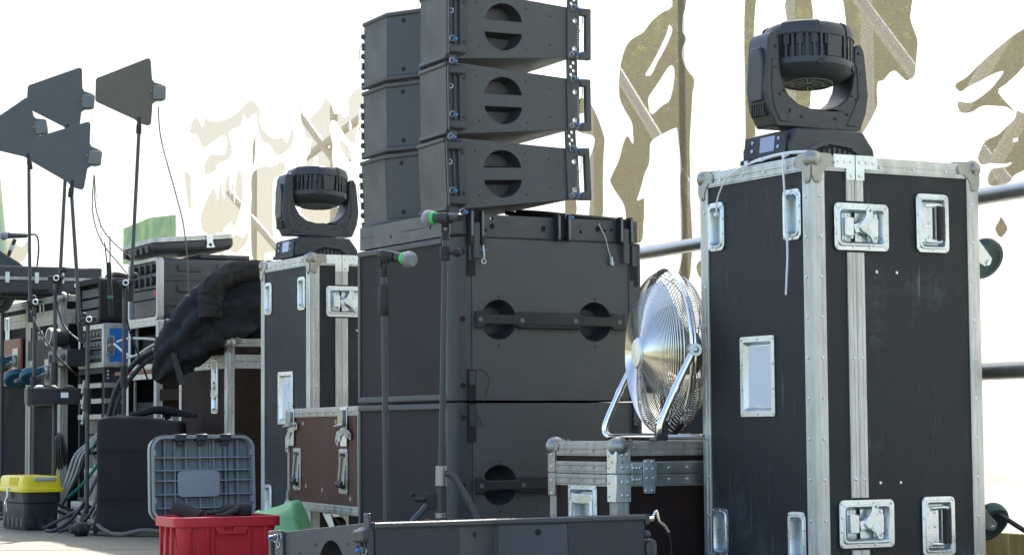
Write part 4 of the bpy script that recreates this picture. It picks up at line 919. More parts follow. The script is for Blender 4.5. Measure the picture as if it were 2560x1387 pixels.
g = MB().at(FF(0,0,0)); g.plate([(.0,.001),(.06,.001),(.06,.06),(.05,.085),(.02,.092),(.0,.085)], [], -.05, .006); g.build('pivot_block', 'paint_s', rf, .006)
for x0 in (.060,.392,.640):
    b = MB()
    for dx in (0,.040): b.box(x0+dx,x0+dx+.010,-.030,.004,-.006 if x0 > .3 else -.03,.084)
    bo = b.build_each('bracket', 'rubber', rf, .002)
    w = MB(); [w.box(x0+dx+.001,x0+dx+.009,-.0312,-.0302,.0,.080) for dx in (0,.040)]; stuff(w.build('worn_edges', 'box_g', bo))
    MB().box(x0+.011,x0+.039,-.012,.004,.005,.078).build('bracket_back', 'dark', bo)
    if x0 < .1 or x0 > .6: MB().box(x0+.013,x0+.037,-.026,-.014,-.075,.045).build('drop_bar', 'paint_s', bo, .003)
pin_(rf, (.045,-.008,.075), (0,-1,0), .9); pin_(rf, (.447,-.010,.074), (0,-1,0), .9)
g = MB(); g.tube([(.565,-.003,.062),(.575,-.006,.045),(.592,-.008,.01),(.600,-.010,-.025),(.610,-.010,-.055)], .0018, 6, 5); g.cyl((.610,-.012,-.052),(.614,-.012,-.082),.006,n=8); g.cyl((.606,-.012,-.074),(.620,-.012,-.076),.004,n=8); g.build('loose_pin', 'steel', rf)
# the three array modules, slightly fanned
AR = 26.
def amod(label, dx, z, tilt):
    u = Vector((math.cos(R(SROT)), math.sin(R(SROT)), 0)); return array_module(label, (SUBX+dx, SUBY+.004, z), AR, tilt)
amod('lowest line array speaker, resting on the rigging frame', -.006, 1.172, -2.4)
amod('middle line array speaker of the stack of three', -.006, 1.424, -.6)
amod('topmost line array speaker, cut by the top of the picture', -.006, 1.676, .4)
for i, P in enumerate(([(.47,.35,1.69),(.50,.33,1.64),(.515,.30,1.58)], [(.40,.30,1.44),(.42,.28,1.38),(.425,.28,1.33)], [(.43,.34,1.44),(.45,.32,1.38),(.455,.32,1.33)], [(.36,.20,1.20),(.42,.12,1.19),(.50,.06,1.178),(.62,.04,1.172),(.70,.06,1.17)], [(.34,.24,1.20),(.40,.18,1.185),(.48,.12,1.178),(.60,.10,1.172),(.70,.12,1.17)])):
    m = Matrix.Translation((SUBX,SUBY,0)) @ Matrix.Rotation(R(SROT),4,'Z')
    tag(MB().at(m).tube(P, .0085, 10, 6).build('speaker_cable', 'cable'), ['black cable below the topmost array speaker', 'left black cable between the two lower array speakers', 'right black cable between the two lower array speakers', 'front black cable running out under the lowest array speaker', 'rear black cable running out under the lowest array speaker'][i], 'cable', 'speaker cables behind the array')
# foreground module lying on the stage, turned upside down, its back a little lower than its front
fg = array_module('black line array speaker lying in the foreground, cut by the bottom of the picture', (0,0,0), 0, 0, .73, .50, .240, .020, 'grille_b', group='line array speaker in the foreground', link=False)
fm_ = Matrix(((-.5,.866,0,-.318),(.866,.5,0,4.99),(0,0,-1,.246),(0,0,0,1)))
fg.matrix_world = fm_ @ Matrix.Rotation(R(-2.3), 4, 'Y')
g = MB(); g.cyl((.0,.735,.014),(.0,.757,.012),.007,n=10); g.tube([(.0,.755,.012),(.0,.768,-.006),(.0,.775,.018),(.0,.790,.030),(.0,.802,.046)], .0035, 8, 4); g.build('shackle', 'chrome', fg)
g = MB(); g.tube([(.0,.802,.046),(.0,.808,.09),(.0,.800,.15),(.0,.780,.19)], .0014, 6, 5); g.build('safety_wire', 'rubber', fg)
MB().box(-.01,.03,.733,.765,.06,.15).build('far_bracket', 'plast', fg, .012)

# ------------------------------------------------------------ microphones and their stands in front of the subs
def microphone(label, tail, head, ring='green', s=1.):
    t = thing('microphone', label, 'microphone', tail, 0); a = Vector(head)-Vector(tail); L = a.length; d = a.normalized()
    g = MB(); g.lathe([(.009*s,0),(.0115*s,.004*s),(.0125*s,L*.15),(.0155*s,L*.62),(.0165*s,L*.70)], (0,0,0), d, 20); b = g.build('body', 'plast', t)
    g = MB(); g.lathe([(.0175*s,L*.69),(.0195*s,L*.72),(.0195*s,L*.755),(.018*s,L*.77)], (0,0,0), d, 20); g.build('coloured_ring', ring, t)
    g = MB(); g.lathe([(.018*s,L*.765),(.0245*s,L*.82),(.0255*s,L*.87),(.0255*s,L*.885),(.0245*s,L*.93),(.019*s,L*.98),(.010*s,L)], (0,0,0), d, 24); g.build('mesh_head', 'mesh', t)
    g = MB(); g.lathe([(.0085*s,-.001),(.0085*s,.001)], (0,0,0), d, 14); g.build('socket', 'dark', b); return t
def mic_clip(t, p, d, up):
    """clip gripping a microphone: p on the mic axis"""
    d = Vector(d).normalized(); p = Vector(p); side = d.cross(Vector(up)).normalized(); dn = side.cross(d)*-1
    g = MB(); L = []
    for k in range(2):
        c = p + d*(.022 if k else -.026); ring = []
        for i in range(13):
            a = R(-130 + 260*i/12); ring.append(c + dn*(-1)*(-math.cos(a))*.0185 + side*math.sin(a)*.0185)
        for i in range(12, -1, -1):
            a = R(-130 + 260*i/12); ring.append(c + dn*(math.cos(a))*.0152 + side*math.sin(a)*.0152)
        L.append(ring)
    g.loops(L); o = g.build('clip', 'rubber', t)
    return o
def mic_stand(label, base, top, mid=None, grip=None, group='microphone stands in front of the subwoofers', tripod=True, r=.0095):
    t = thing('microphone_stand', label, 'microphone stand', (base[0], base[1], 0), 0, group)
    b = Vector(base); T = Vector(top)-Vector((b.x,b.y,0)); B = Vector((0,0,b.z))
    g = MB(); g.cyl(B, T, r, n=12); g.build('pole', 'paint_s', t)
    return t, B, T
# left stand: straight with a thick hand grip
t, B, T = mic_stand('straight black microphone stand with a thick grip, its mic pointing right', (-.378, 6.6, .01), (-.386, 6.6, .925))
g = MB(); g.lathe([(.013,0),(.0165,.006),(.0175,.04),(.0165,.08),(.012,.094)], T*.0+Vector((T.x*.88,0,.795)), (0,0,1), 16); g.build('hand_grip', 'rubber', t)
g = MB(); g.cyl(T-Vector((0,0,.012)), T+Vector((0,0,.016)), .013, n=14); g.box(T.x-.012,T.x-.006,-.011,.011,T.z+.012,T.z+.045); g.box(T.x+.006,T.x+.012,-.011,.011,T.z+.012,T.z+.045); g.build('clip_joint', 'rubber', t, .002)
g = MB(); g.lathe([(.125,-.01),(.130,0),(.125,.012),(.03,.016),(.016,.03)], (0,0,0), (0,0,1), 36); g.build('round_base', 'paint_s', t, .002)
m1 = (Vector((-.405,6.635,.988)), Vector((-.292,6.535,.957)))
d1 = (m1[1]-m1[0]).normalized(); pc = m1[0] + d1*.055 - Vector((t.location))
mic_clip(t, pc, d1, (0,0,1)); MB().tube([pc-Vector((0,0,.016)), (T.x,0,T.z+.042), (T.x,0,T.z+.028)], .009, 10, 3).build('clip_stem', 'rubber', t)
microphone('silver and black microphone with a green ring pointing right on the left stand', m1[0], m1[1], 'green', .98)
# right stand: tripod with boom clutch and a leaning tube
t, B, T = mic_stand('tall black tripod microphone stand before the subwoofer corner, its mic pointing left', (-.222, 6.62, .06), (-.200, 6.62, 1.036))
g = MB(); g.cyl(T-Vector((0,0,.012)), T+Vector((0,0,.016)), .0135, n=14); g.box(T.x-.012,T.x-.006,-.011,.011,T.z+.012,T.z+.048); g.box(T.x+.006,T.x+.012,-.011,.011,T.z+.012,T.z+.048); g.build('clip_joint', 'rubber', t, .002)
g = MB(); g.cyl((T.x*.93,0,.962),(T.x*.93,0,1.004),.0155,n=16); g.build('clutch', 'rubber', t, .002)
g = MB(); g.cyl((T.x*.93+.012,-.004,.985),(T.x*.93+.036,-.01,.985),.0055,n=10); g.sphere((T.x*.93+.038,-.010,.985),.0145,12); g.build('clutch_knob', 'rubber', t)
g = MB(); g.cyl((.004,0,.285),(.005,0,.345),.0165,n=14); g.cyl((.002,0,.19),(.002,0,.205),.015,n=14); g.build_each('collar', 'steel_old', t, .001)
g = MB(); g.cyl((.002,0,.10),(.003,0,.28),.0125,n=12); g.build('lower_tube', 'paint_s', t)
for a in (200, 320, 80):
    g = MB(); e = Vector((math.cos(R(a))*.30, math.sin(R(a))*.30, .012)); g.cyl((math.cos(R(a))*.02, math.sin(R(a))*.02, .13), e, .009, n=10); lg = g.build('leg', 'paint_s', t); MB().sphere(e, .014, 10).build('rubber_foot', 'rubber', lg)
g = MB(); g.box(-.042,-.014,-.01,.01,.215,.265); g.cyl((-.042,-.006,.245),(-.075,-.008,.247),.008,n=10); g.sphere((-.08,-.008,.262),.009,10); g.build('boom_swivel', 'rubber', t, .003)
g = MB(); g.tube([(-.035,-.008,.23),(-.10,-.01,.16),(-.22,-.02,.04)], .0095, 10, 3); g.build('boom_tail', 'paint_s', t)
g = MB(); g.sphere((-.035,-.02,.175),.015,12,(1,.5,1)); g.build('wing_knob', 'wood', t)
g = MB(); g.tube([(.01,.0,.322),(.035,-.004,.318),(.065,-.01,.28),(.10,-.02,.215),(.135,-.03,.13),(.17,-.04,.03)], .0095, 10, 5); g.build('boom_cable', 'paint_s', t)
m2 = (Vector((-.152,6.52,1.083)), Vector((-.262,6.640,1.093)))
d2 = (m2[1]-m2[0]).normalized(); pc = m2[0] + d2*.068 - Vector(t.location)
mic_clip(t, pc, d2, (0,0,1)); MB().tube([pc-Vector((0,0,.016)), (T.x,0,T.z+.046), (T.x,0,T.z+.03)], .009, 10, 3).build('clip_stem', 'rubber', t)
microphone('silver and black microphone with a green ring pointing left on the right stand', m2[0], m2[1], 'green', .98)

# ------------------------------------------------------------ maroon case, red toolbox, green sheet
mc = flight_case('flight_case', 'scuffed maroon flight case on casters with two open butterfly latches', (-.546, 7.90, 0), 21.4, .30, .965, .537, 'panel_l', .030, 'alu_old', {'L': [(.205,.305,.075,.125), (.825,.305,.075,.125)]}, None, None, '-+-', .03, None, True, 'steel_old', base=.150)
for y in (.205, .825):
    d = MB().at(FL(y, .305)); dish(d, .110, .165, .020, .020, z=.001); o = d.build('handle', 'steel_old', mc)
    g = MB().at(FL(y, .305)); g.tube([(-.03,.05,.004),(-.032,-.03,.010),(-.03,-.05,.012),(.03,-.05,.012),(.032,-.03,.010),(.03,.05,.004)], .005, 8, 3); g.build('handle_wire', 'steel_old', o)
    g = MB().at(FL(y, .305)); g.cyl((-.032,-.048,.013),(.032,-.048,.013),.013,n=12); g.build('grip', 'rubber', o)
    r = MB().at(FL(y, .305)); dish_rivets(r, .110, .165, .020, 4, 4, .0035, .005); stuff(r.build('rivets', 'steel', o))
for y in (.19, .90):
    g = MB().at(FL(y, .455)); g.box(-.040,.040,-.06,.085,.0038,.0075); o = g.build('latch', 'steel', mc, .004)
    g = MB().at(FL(y, .455)); g.box(-.030,.030,.018,.075,.0075,.022); g.build('keeper', 'steel_old', o, .004)
    g = MB().at(FL(y, .455) @ Matrix.Translation((0,-.005,.012)) @ Matrix.Rotation(R(8 if y < .5 else 35), 4, 'Z') @ Matrix.Rotation(R(12), 4, 'X'))
    g.plate([(-.085,-.012),(-.095,-.025),(-.088,-.040),(-.072,-.042),(-.060,-.030),(-.035,-.030),(-.02,-.012),(.02,-.012),(.035,-.030),(.060,-.030),(.072,-.042),(.088,-.040),(.095,-.025),(.085,-.012),(.05,.008),(-.05,.008)], [circ(.007,10,-.078,-.026), circ(.007,10,.078,-.026)], 0, .004); g.build('butterfly_wing', 'steel', o, .001)
    g = MB().at(FL(y, .455)); g.tube([(-.07,.012,.018),(-.03,.016,.024),(.05,.020,.022)], .006, 8, 3); g.build('pull_rod', 'steel_old', o)
sg = MB()
for y, z in ((.74,.475),(.30,.48),(.30,.25),(.18,.245),(.48,.225),(.12,.20),(.70,.235)):
    for k in (0,1): sg.box(-.001,.0,y+k*.012,y+k*.012+.004,z,z+.014)
stuff(sg.build('staple_marks', 'steel', mc))
for y in (.18, .80): caster(mc, frame((.13,y,.150),(1,0,0),(0,-1,0)), .045, 70, 'rubber')
# red toolbox, lid swung open behind it
rb = thing('toolbox', 'red plastic toolbox with its grey ribbed lid standing open', 'toolbox', (-1.134, 7.40, 0), 24)
W, D, H = .377, .28, .166
def shell(w0, d0, w1, d1, z0, z1, cx, cy, r=.03):
    return [(cx+x, cy+y, z0) for x, y in rrect(w0, d0, r, 5)], [(cx+x, cy+y, z1) for x, y in rrect(w1, d1, r, 5)]
cx, cy = W/2, D/2
a, b = shell(W-.06, D-.05, W-.03, D-.024, 0, H-.032, cx, cy)
i1, i0 = shell(W-.046, D-.04, W-.072, D-.062, H-.032, .006, cx, cy, .025)
g = MB(); g.loops([a, b, [(x,y,H-.006) for x,y,z in b], [(x,y,H-.006) for x,y,z in i1], i0], True, True); g.build('tub', 'red', rb, .002)
o1 = [(cx+x, cy+y, H-.034) for x, y in rrect(W, D, .035, 6)]; o2 = [(x,y,H) for x,y,z in o1]; n2 = [(cx+x, cy+y, H) for x, y in rrect(W-.03, D-.03, .028, 6)]; n1 = [(x,y,H-.034) for x,y,z in n2]
g = MB(); g.loops([n1, o1, o2, n2, n1], False, False); g.build('rim', 'red', rb, .003)
for x in (.055,.118,.135,.262,.320):
    g = MB(); w = .007; g.add([(x-w,.004,H-.03),(x+w,.004,H-.03),(x+w,.018,.01),(x-w,.018,.01),(x-w,.020,H-.03),(x+w,.020,H-.03),(x+w,.032,.01),(x-w,.032,.01)], [(0,1,2,3),(4,5,6,7),(0,3,7,4),(1,2,6,5),(0,1,5,4),(2,3,7,6)]); g.build('rib', 'red', rb, .002)
g = MB(); fr = frame((0,.0065,0),(1,0,0),(0,.0,1)); g.at(fr).plate([(.140,.132),(.172,.132),(.172,.120),(.205,.120),(.205,.132),(.258,.132),(.246,.108),(.150,.108)], [], .000, .007); g.build('latch_seat', 'red', rb, .002)
for y in (.07,.14,.21):
    g = MB(); g.box(.004,.016,y-.006,y+.006,.03,H-.03); g.build('rib', 'red', rb, .002)
LM = Matrix.Translation((.0, D+.006, H-.022)) @ Matrix.Rotation(R(90-4), 4, 'X')   # lid plane: x along the hinge, y up the lid, z to the viewer... 
lw, lh = W-.006, .295
def lidp(x, y, z): return (LM @ Vector((x, y, z)))
g = MB().at(LM); o0 = rrect(lw, lh, .045, 6, W/2-.006, lh/2)
g.plate(o0, [], -.052, -.048); lo = g.build('open_lid', 'plast_g', rb, .001)
g = MB().at(LM); inn = rrect(lw-.018, lh-.018, .038, 6, W/2-.006, lh/2); g.plate(o0, [inn], -.051, .012); g.build('lid_rim', 'plast_g', lo, .004)
g = MB().at(LM); o3 = rrect(lw+.008, lh+.008, .048, 6, W/2-.006, lh/2); g.plate(o3, [o0], -.012, .0); g.build('lid_edge', 'navy', lo, .002)
x0_, x1_ = W/2-.006-lw/2+.012, W/2-.006+lw/2-.012
for y in (.045,.092,.140,.176,.220):
    MB().at(LM).box(x0_, x1_, y-.0018, y+.0018, -.048, -.004).build('rib', 'plast_g', lo)
for x in (.048,.085,.125,.175,.225,.268,.312):
    MB().at(LM).box(x-.0016, x+.0016, .012, lh-.012, -.048, -.012).build('rib', 'plast_g', lo)
for x, w in ((.085,.03),(.215,.05),(.285,.02)):
    MB().at(LM).box(x, x+w, .016, lh-.02, -.048, -.040).build('raised_strip', 'plast_g', lo, .002)
g = MB().at(LM); g.plate(rrect(.150,.090,.014,4,.168,.128), [], -.048, -.002); g.build('handle_well', 'plast_g', lo, .003)
for x in (.10,.176,.262):
    g = MB().at(LM); g.box(x-.020,x+.020,lh-.018,lh+.006,-.02,.018); g.box(x-.012,x+.012,lh-.034,lh-.016,-.012,.006); g.build('hinge_knuckle', 'navy', lo, .003)
for x in (.006, W-.018):
    for y in (.06,.225): MB().at(LM).box(x-.006, x+.006, y, y+.022, -.02, .014).build('side_clip', 'plast_g', lo, .002)
for nm, lab, p, q, r_ in (('foam_grip','black foam covered grip tilted out of the red toolbox on the left',(-1.16,7.575,.196),(-1.065,7.53,.160),.0235), ('foam_grip','black foam covered grip lying level in the red toolbox on the right',(-1.005,7.60,.178),(-.905,7.625,.184),.0235)):
    t = thing(nm, lab, 'foam grip', p, 0, 'foam grips in the red toolbox'); d = Vector(q)-Vector(p)
    g = MB(); g.lathe([(.018,-.004),(r_,.004),(r_+.001,d.length*.5),(r_,d.length-.004),(.016,d.length)], (0,0,0), d, 20); g.build('foam_sleeve', 'foam', t)
    g = MB(); e = d.normalized(); g.cyl(-e*.05*(1 if p[0] > -1.1 else 0), d+e*(.05 if p[0] < -1.1 else 0), .009, n=10); g.build('rod', 'rubber', t)
t = thing('camera_clamp', 'small black clamp lying between the foam grips in the red toolbox', 'clamp', (-.99,7.56,.166), 30)
g = MB(); g.box(-.03,.03,-.012,.012,-.01,.008); g.cyl((.0,0,.0),(.05,.0,.02),.011,n=10); g.sphere((.045,0,.018),.014,10); g.build('jaw', 'rubber', t, .003)
# green sheet heaped behind the red toolbox
gs = MB(); n_ = 26; vs_ = []; fs_ = []
for i in range(n_+1):
    for j in range(n_+1):
        u, v = i/n_, j/n_; x = -1.17 + .44*u; y = 7.98 + .56*v
        hgt = .185*math.exp(-((u-.72)/.5)**2 - ((v-.5)/.30)**2)*1.05 + .03*noise.noise(Vector((u*4, v*4, 0))) + .02*abs(noise.noise(Vector((u*7, v*6, 3)))) - .03*abs(noise.noise(Vector((u*5+v*6, v*3, 8))))
        e = min(u, 1-u, v, 1-v)*6; vs_.append((x + .03*noise.noise(Vector((u*3,v*3,5))), y, max(.004, hgt*min(1, e))))
for i in range(n_):
    for j in range(n_): k = i*(n_+1)+j; fs_.append((k, k+1, k+n_+2, k+n_+1))
gs.add(vs_, fs_); o = gs.build('tarpaulin', 'tarp', None, 0, 60); tag(o, 'crumpled green plastic sheet heaped behind the red toolbox', 'tarpaulin')
sm = o.modifiers.new('thick', 'SOLIDIFY'); sm.thickness = .002

# ------------------------------------------------------------ case with the jacket
jc = flight_case('flight_case', 'dark brown flight case with a ball corner under the black jacket', (-1.269, 9.80, 0), ROT, .42, .62, .864, 'panel_k', .032, 'alu', {'F': [(.24,.50,.10,.10)], 'L': [(.155,.66,.06,.22)]}, None, .765, '--+ -++', .032, None, True, 'steel_old', csize=.85)
d = MB().at(FF(.24,.50)); dish(d, .150, .135, .020, .018, z=.001); o = d.build('handle', 'steel', jc); g = MB().at(FF(.24,.50)); g.tube([(-.045,.03,.004),(-.045,-.035,.012),(.045,-.035,.012),(.045,.03,.004)], .006, 8, 2); g.build('handle_wire', 'steel', o); g = MB().at(FF(.24,.50)); g.cyl((-.04,-.036,.013),(.04,-.036,.013),.012,n=10); g.build('grip', 'rubber', o)
d = MB().at(FL(.155,.66)); dish(d, .085, .25, .016, .016, z=.001); o = d.build('latch', 'steel', jc); g = MB().at(FL(.155,.66)); g.box(-.02,.02,-.05,.06,-.004,.008); g.lathe([(.018,0),(.018,.014)],(0,.0,0),(0,0,1),14); g.plate([(-.03,-.02),(.03,-.02),(.035,-.05),(.0,-.06),(-.035,-.05)],[],.006,.010); g.build('butterfly_wing', 'steel', o, .002)
# another case on it, mostly under the jacket
kc = flight_case('flight_case', 'small black case under the jacket on top of the brown case', (-1.18, 9.93, .875), ROT, .36, .42, .155, 'panel', .02, 'rubber', None, None, None, '', .03, None, False)
# the jacket: padded body, sleeve over the top, cuff
def padded(path, radii, n=44, m=70, folds=5, fold=.10, seams=(), squash=.85, seed=0., twist=2.5):
    """soft garment piece swept along a path: long folds, crumples and stitched seams pinch its surface"""
    P = [Vector(p) for p in path]; K = len(P)-1; L = []; side = None
    def cr(A, u):
        i = min(int(u), K-1); t = u-i; p0, p1, p2, p3 = A[max(i-1,0)], A[i], A[i+1], A[min(i+2,K)]
        return (p1*2 + (p2-p0)*t + (p0*2-p1*5+p2*4-p3)*t*t + (p1*3-p0-p2*3+p3)*t**3)*.5
    for i in range(m+1):
        u = K*i/m*.9999; c = cr(P, u); d = (cr(P, min(u+.02, K-.0001)) - cr(P, max(u-.02, 0))).normalized(); r_ = cr(radii, u)
        side = d.cross(Vector((0,0,1))).normalized() if side is None else (side - d*side.dot(d)).normalized(); up = side.cross(d)
        pinch = 1 - sum(.085*math.exp(-((i/m-s_)/.012)**2) for s_ in seams)
        ring = []
        for j in range(n):
            a = 2*math.pi*j/n; q = Vector((math.cos(a)*1.3, math.sin(a)*1.3, i/m*4 + seed))
            w = math.sin(folds*a + twist*i/m*3 + 2.2*noise.noise(q*.9)); w = math.copysign(abs(w)**.6, w)
            k = 1 + fold*w*(.6+.8*noise.noise(Vector((i/m*3, seed, 2)))) + .17*noise.noise(q*1.7) + .09*noise.noise(q*4.3) - .07*abs(noise.noise(Vector((q.x*1.1, q.y*1.1, q.z*2.6+9))))
            ring.append(c + (side*math.cos(a) + up*math.sin(a)*squash)*r_*k*pinch)
        L.append(ring)
    return MB().loops(L)
jo = thing('jacket', 'crumpled black padded jacket thrown over the brown case, a sleeve hanging down', 'jacket', (0,0,0))
padded([(-1.00,9.98,1.03),(-1.15,9.94,1.045),(-1.28,9.90,1.0),(-1.39,9.87,.93),(-1.47,9.86,.845),(-1.54,9.865,.765),(-1.60,9.88,.685)], [.13,.15,.155,.145,.122,.088,.026], 64, 120, 6, .17, (.46,.60,.74,.87), .95, 1.).build('body', 'cloth', jo, 0, 80)
padded([(-1.04,10.08,1.02),(-1.20,10.08,1.05),(-1.36,10.06,1.0),(-1.47,10.05,.90),(-1.53,10.03,.80)], [.12,.13,.12,.09,.03], 44, 60, 4, .10, (), .95, 5.).build('back_panel', 'cloth', jo, 0, 80)
padded([(-1.00,9.90,1.16),(-1.14,9.83,1.168),(-1.25,9.785,1.152),(-1.318,9.75,1.10),(-1.338,9.735,1.045)], [.047,.054,.058,.062,.060], 36, 50, 3, .10, (.55,), .9, 9.).build('sleeve', 'fleece', jo, 0, 80)
padded([(-1.336,9.735,1.06),(-1.339,9.73,1.02),(-1.339,9.726,.985),(-1.338,9.724,.955)], [.058,.056,.055,.057], 36, 20, 7, .05, (), .9, 3., .2).build('sleeve_cuff', 'fleece', jo, 0, 80)
st = MB(); st.add([(-1.515,9.74,.80),(-1.490,9.74,.80),(-1.448,9.745,.665),(-1.478,9.745,.66),(-1.515,9.748,.80),(-1.490,9.748,.80),(-1.448,9.753,.665),(-1.478,9.753,.66)], [(0,1,2,3),(4,7,6,5),(0,4,5,1),(1,5,6,2),(2,6,7,3),(3,7,4,0)]); st.build('strap', 'rubber', jo)
sn = MB(); sn.rivet((-1.495,9.735,.845),(-.3,-1,.1),.007,.004); sn.build('snap_button', 'steel', jo)

# ------------------------------------------------------------ right rack stack: lower rack, white rack, moulded rack case, lid
def open_rack(name, label, loc, W, D, z0, z1, pm, tm, e=.03, ears=True, group=None, fpanel=None):
    """rack whose open front looks to -x"""
    t = thing(name, label, 'rack case', (loc[0], loc[1], z0), ROT, group); H = z1-z0
    MB().at(FF(0,0)).plate(rect(.004,W,0.004,H-.004), [], -.009, 0).build('panel', fpanel or pm, t)
    for y in (D-.009,): MB().box(.004,W,y,y+.009,.004,H-.004).build('panel', pm, t)
    MB().box(.004,W,.0095,D-.0095,H-.010,H-.001).build('panel', pm, t); MB().box(.004,W,.0095,D-.0095,.001,.010).build('panel', pm, t); MB().box(W-.009,W,.0095,D-.0095,.0105,H-.0105).build('panel', 'dark', t)
    for y in (0, D):
        sy = -1 if y == 0 else 1; g = MB(); ltrim(g, (0,y,0), (0,0,1), H, (-1,0,0), (0,sy,0), e, .003); g.build('edge_trim', tm, t)
        for z, sz in ((0,-1),(H,1)): g = MB(); ltrim(g, (0,y,z), (1,0,0), W, (0,sy,0), (0,0,sz), e*.8, .0033); g.build('edge_trim', tm, t)
    for z, sz in ((0,-1),(H,1)): g = MB(); ltrim(g, (0,0,z), (0,1,0), D, (-1,0,0), (0,0,sz), e*.8, .0036); g.build('edge_trim', tm, t)
    if ears:
        for y in (.032, D-.058): MB().box(.022,.030,y,y+.026,.012,H-.012).build('rack_strip', tm, t)
    r = MB()
    for x in (e*.5,):
        for k in range(3):
            for z in (.014+k*.018, H-.014-k*.018): r.rivet((x,-.0046,z),(0,-1,0),.0055)
    stuff(r.build('rivets', 'steel', t)); return t
RX, RY = -1.715, 10.60
lr = open_rack('rack_case', 'lower open aluminium rack behind the black covered box', (RX,RY), .55, .44, .10, .735, 'panel_k', 'alu')
for z0, z1, m_ in ((.30,.395,'alu_old'),(.41,.50,'dark')):
    o = MB().box(.032,.24,.06,.385,z0,z1).build('rack_unit', m_, lr, .002)
latch(lr, FF(.065,.40), .11, .115, .004, 'steel'); spring_handle(lr, FF(.16,.40), .10, .12, 'steel')
MB().box(.014,.55,-.012,-.006,.505,.56).build('wood_batten', 'wood_d', lr, .002)
wb = tag(MB().at(Matrix.Translation((RX,RY,0)) @ Matrix.Rotation(R(ROT),4,'Z')).box(-.012,.55,-.01,.60,.7375,.7575).build('board', 'wood', None, .003), 'red brown plywood board lying between the two racks', 'board')
wr = open_rack('rack_case', 'upper open rack with white edges and pale cables running in', (RX+.008,RY+.004), .50, .44, .760, .992, 'panel', 'alu')
MB().box(.05,.30,.07,.38,.03,.17).build('rack_unit', 'dark', wr, .002)
g = MB().at(FF(.03,.115)); g.box(-.022,.028,-.045,.045,.004,.008); g.lathe([(.016,.008),(.016,.016)],(0,0,0),(0,0,1),14); g.plate([(-.02,-.05),(.02,-.05),(.03,-.02),(.03,.02),(.02,.05),(-.02,.05),(-.03,.02),(-.03,-.02)],[circ(.004,8,0,.036)],.012,.017); g.build('latch', 'steel', wr, .002)
for i, P in enumerate(([(-1.70,10.56,.895),(-1.78,10.62,.905),(-1.88,10.74,.91),(-1.95,10.85,.90)], [(-1.70,10.56,.885),(-1.76,10.58,.855),(-1.82,10.64,.825),(-1.90,10.75,.815)], [(-1.69,10.56,.87),(-1.77,10.60,.835),(-1.86,10.7,.825),(-1.97,10.88,.89)])):
    tag(MB().tube(P, .006, 8, 6).build('cable', 'cable_w'), ['upper off-white cable entering the white-edged rack', 'lower off-white cable entering the white-edged rack', 'off-white cable drooping from the rack to the blue case'][i], 'cable', 'pale cables at the racks')
# moulded plastic rack case
mr = thing('rack_case', 'black moulded rack case with knobs on its face and an aluminium front edge', 'rack case', (RX+.002, RY+.01, .9965), ROT)
W, D, H = .52, .43, .30
g = MB(); prof = rrect(D, H, .03, 4, D/2, H/2); g.loops([[(.028,y,z) for y,z in prof],[(W-.02,y,z) for y,z in prof],[(W,D/2+(y-D/2)*.97,H/2+(z-H/2)*.97) for y,z in prof]], False, True); g.build('shell', 'plast', mr, .003)
g = MB().at(FL(0,0,.0)); oo = rrect(D+.012, H+.008, .03, 5, -D/2, H/2); ii = rrect(D-.03, H-.03, .022, 5, -D/2, H/2); g.plate(oo, [ii], -.030, .003); g.build('front_edge', 'alu', mr, .003)
g = MB(); g.box(.04,.05,.01,D-.01,.01,H-.01); g.build('rack_back', 'dark', mr)
for z0, z1, m_ in ((.012,.10,'hf'),(.105,.150,'plast'),(.155,.285,'hf')): 
    un1 = MB().box(.012,.03,.022,D-.022,z0,z1).build('rack_unit', m_, mr, .002)
kn = MB()
for i in range(4):
    for z in (.19,.25): kn.lathe([(.022,0),(.020,.022),(.006,.024)],(.012,.07+i*.085,z),(-1,0,0),14)
stuff(kn.build('knobs', 'rubber', un1)); kg = MB()
for i in range(5):
    for z in (.165,.22,.272): kg.box(.008,.0125,.035+i*.085,.055+i*.085,z,z+.012)
stuff(kg.build('switches', 'box_g', un1))
MB().box(.006,.013,.05,.075,.115,.14).build('red_switch', 'red', mr, .002)
MB().box(.004,.013,.04,.30,.02,.09).build('blank_plate', 'plast', mr, .003)
for z in (.035,.135,.235):
    for x0 in (.10,.30):
        MB().box(x0,x0+.12,-.012,.002,z,z+.032).build('grip_rib', 'plast', mr, .004)
for z in (.078,.20): MB().box(.03,.22,-.006,.002,z-.012,z+.012).build('rib_band', 'plast', mr, .003)
MB().box(.23,.33,-.0135,-.006,.142,.162).build('white_tape', 'ztie', mr)
# the lid lying tilted on it
ld = thing('case_cover', 'black rack cover with an aluminium rim lying tilted on the moulded rack case', 'case cover', (RX-.02, RY+.02, 1.318), (R(-2), R(-5), R(ROT+4)))
W, D = .44, .40
g = MB(); p0 = rrect(W-.03, D-.03, .04, 4, W/2, D/2); p1 = rrect(W, D, .035, 4, W/2, D/2); g.loops([[(x,y,0) for x,y in p0],[(x,y,.02) for x,y in p1],[(x,y,.052) for x,y in p1]]); g.build('shell', 'plast', ld, .006)
g = MB(); p2 = rrect(W+.006, D+.006, .036, 4, W/2, D/2); g.loops([[(x,y,.052) for x,y in p2],[(x,y,.062) for x,y in p2],[(x,y,.064) for x,y in p1],[(x,y,.074) for x,y in p1]]); g.build('rim', 'alu', ld)
g = MB(); g.at(FF(.30,.045,-.004)).plate([(-.02,.03),(.02,.03),(.016,-.01),(.024,-.035),(-.024,-.035),(-.016,-.01)], [circ(.008,8,0,-.02)], 0, .006); g.build('latch', 'steel', ld, .002)
for i in range(5): MB().box(-.012,.0,.04+i*.07,.075+i*.07,.006,.04).build('end_rib', 'plast', ld, .004)
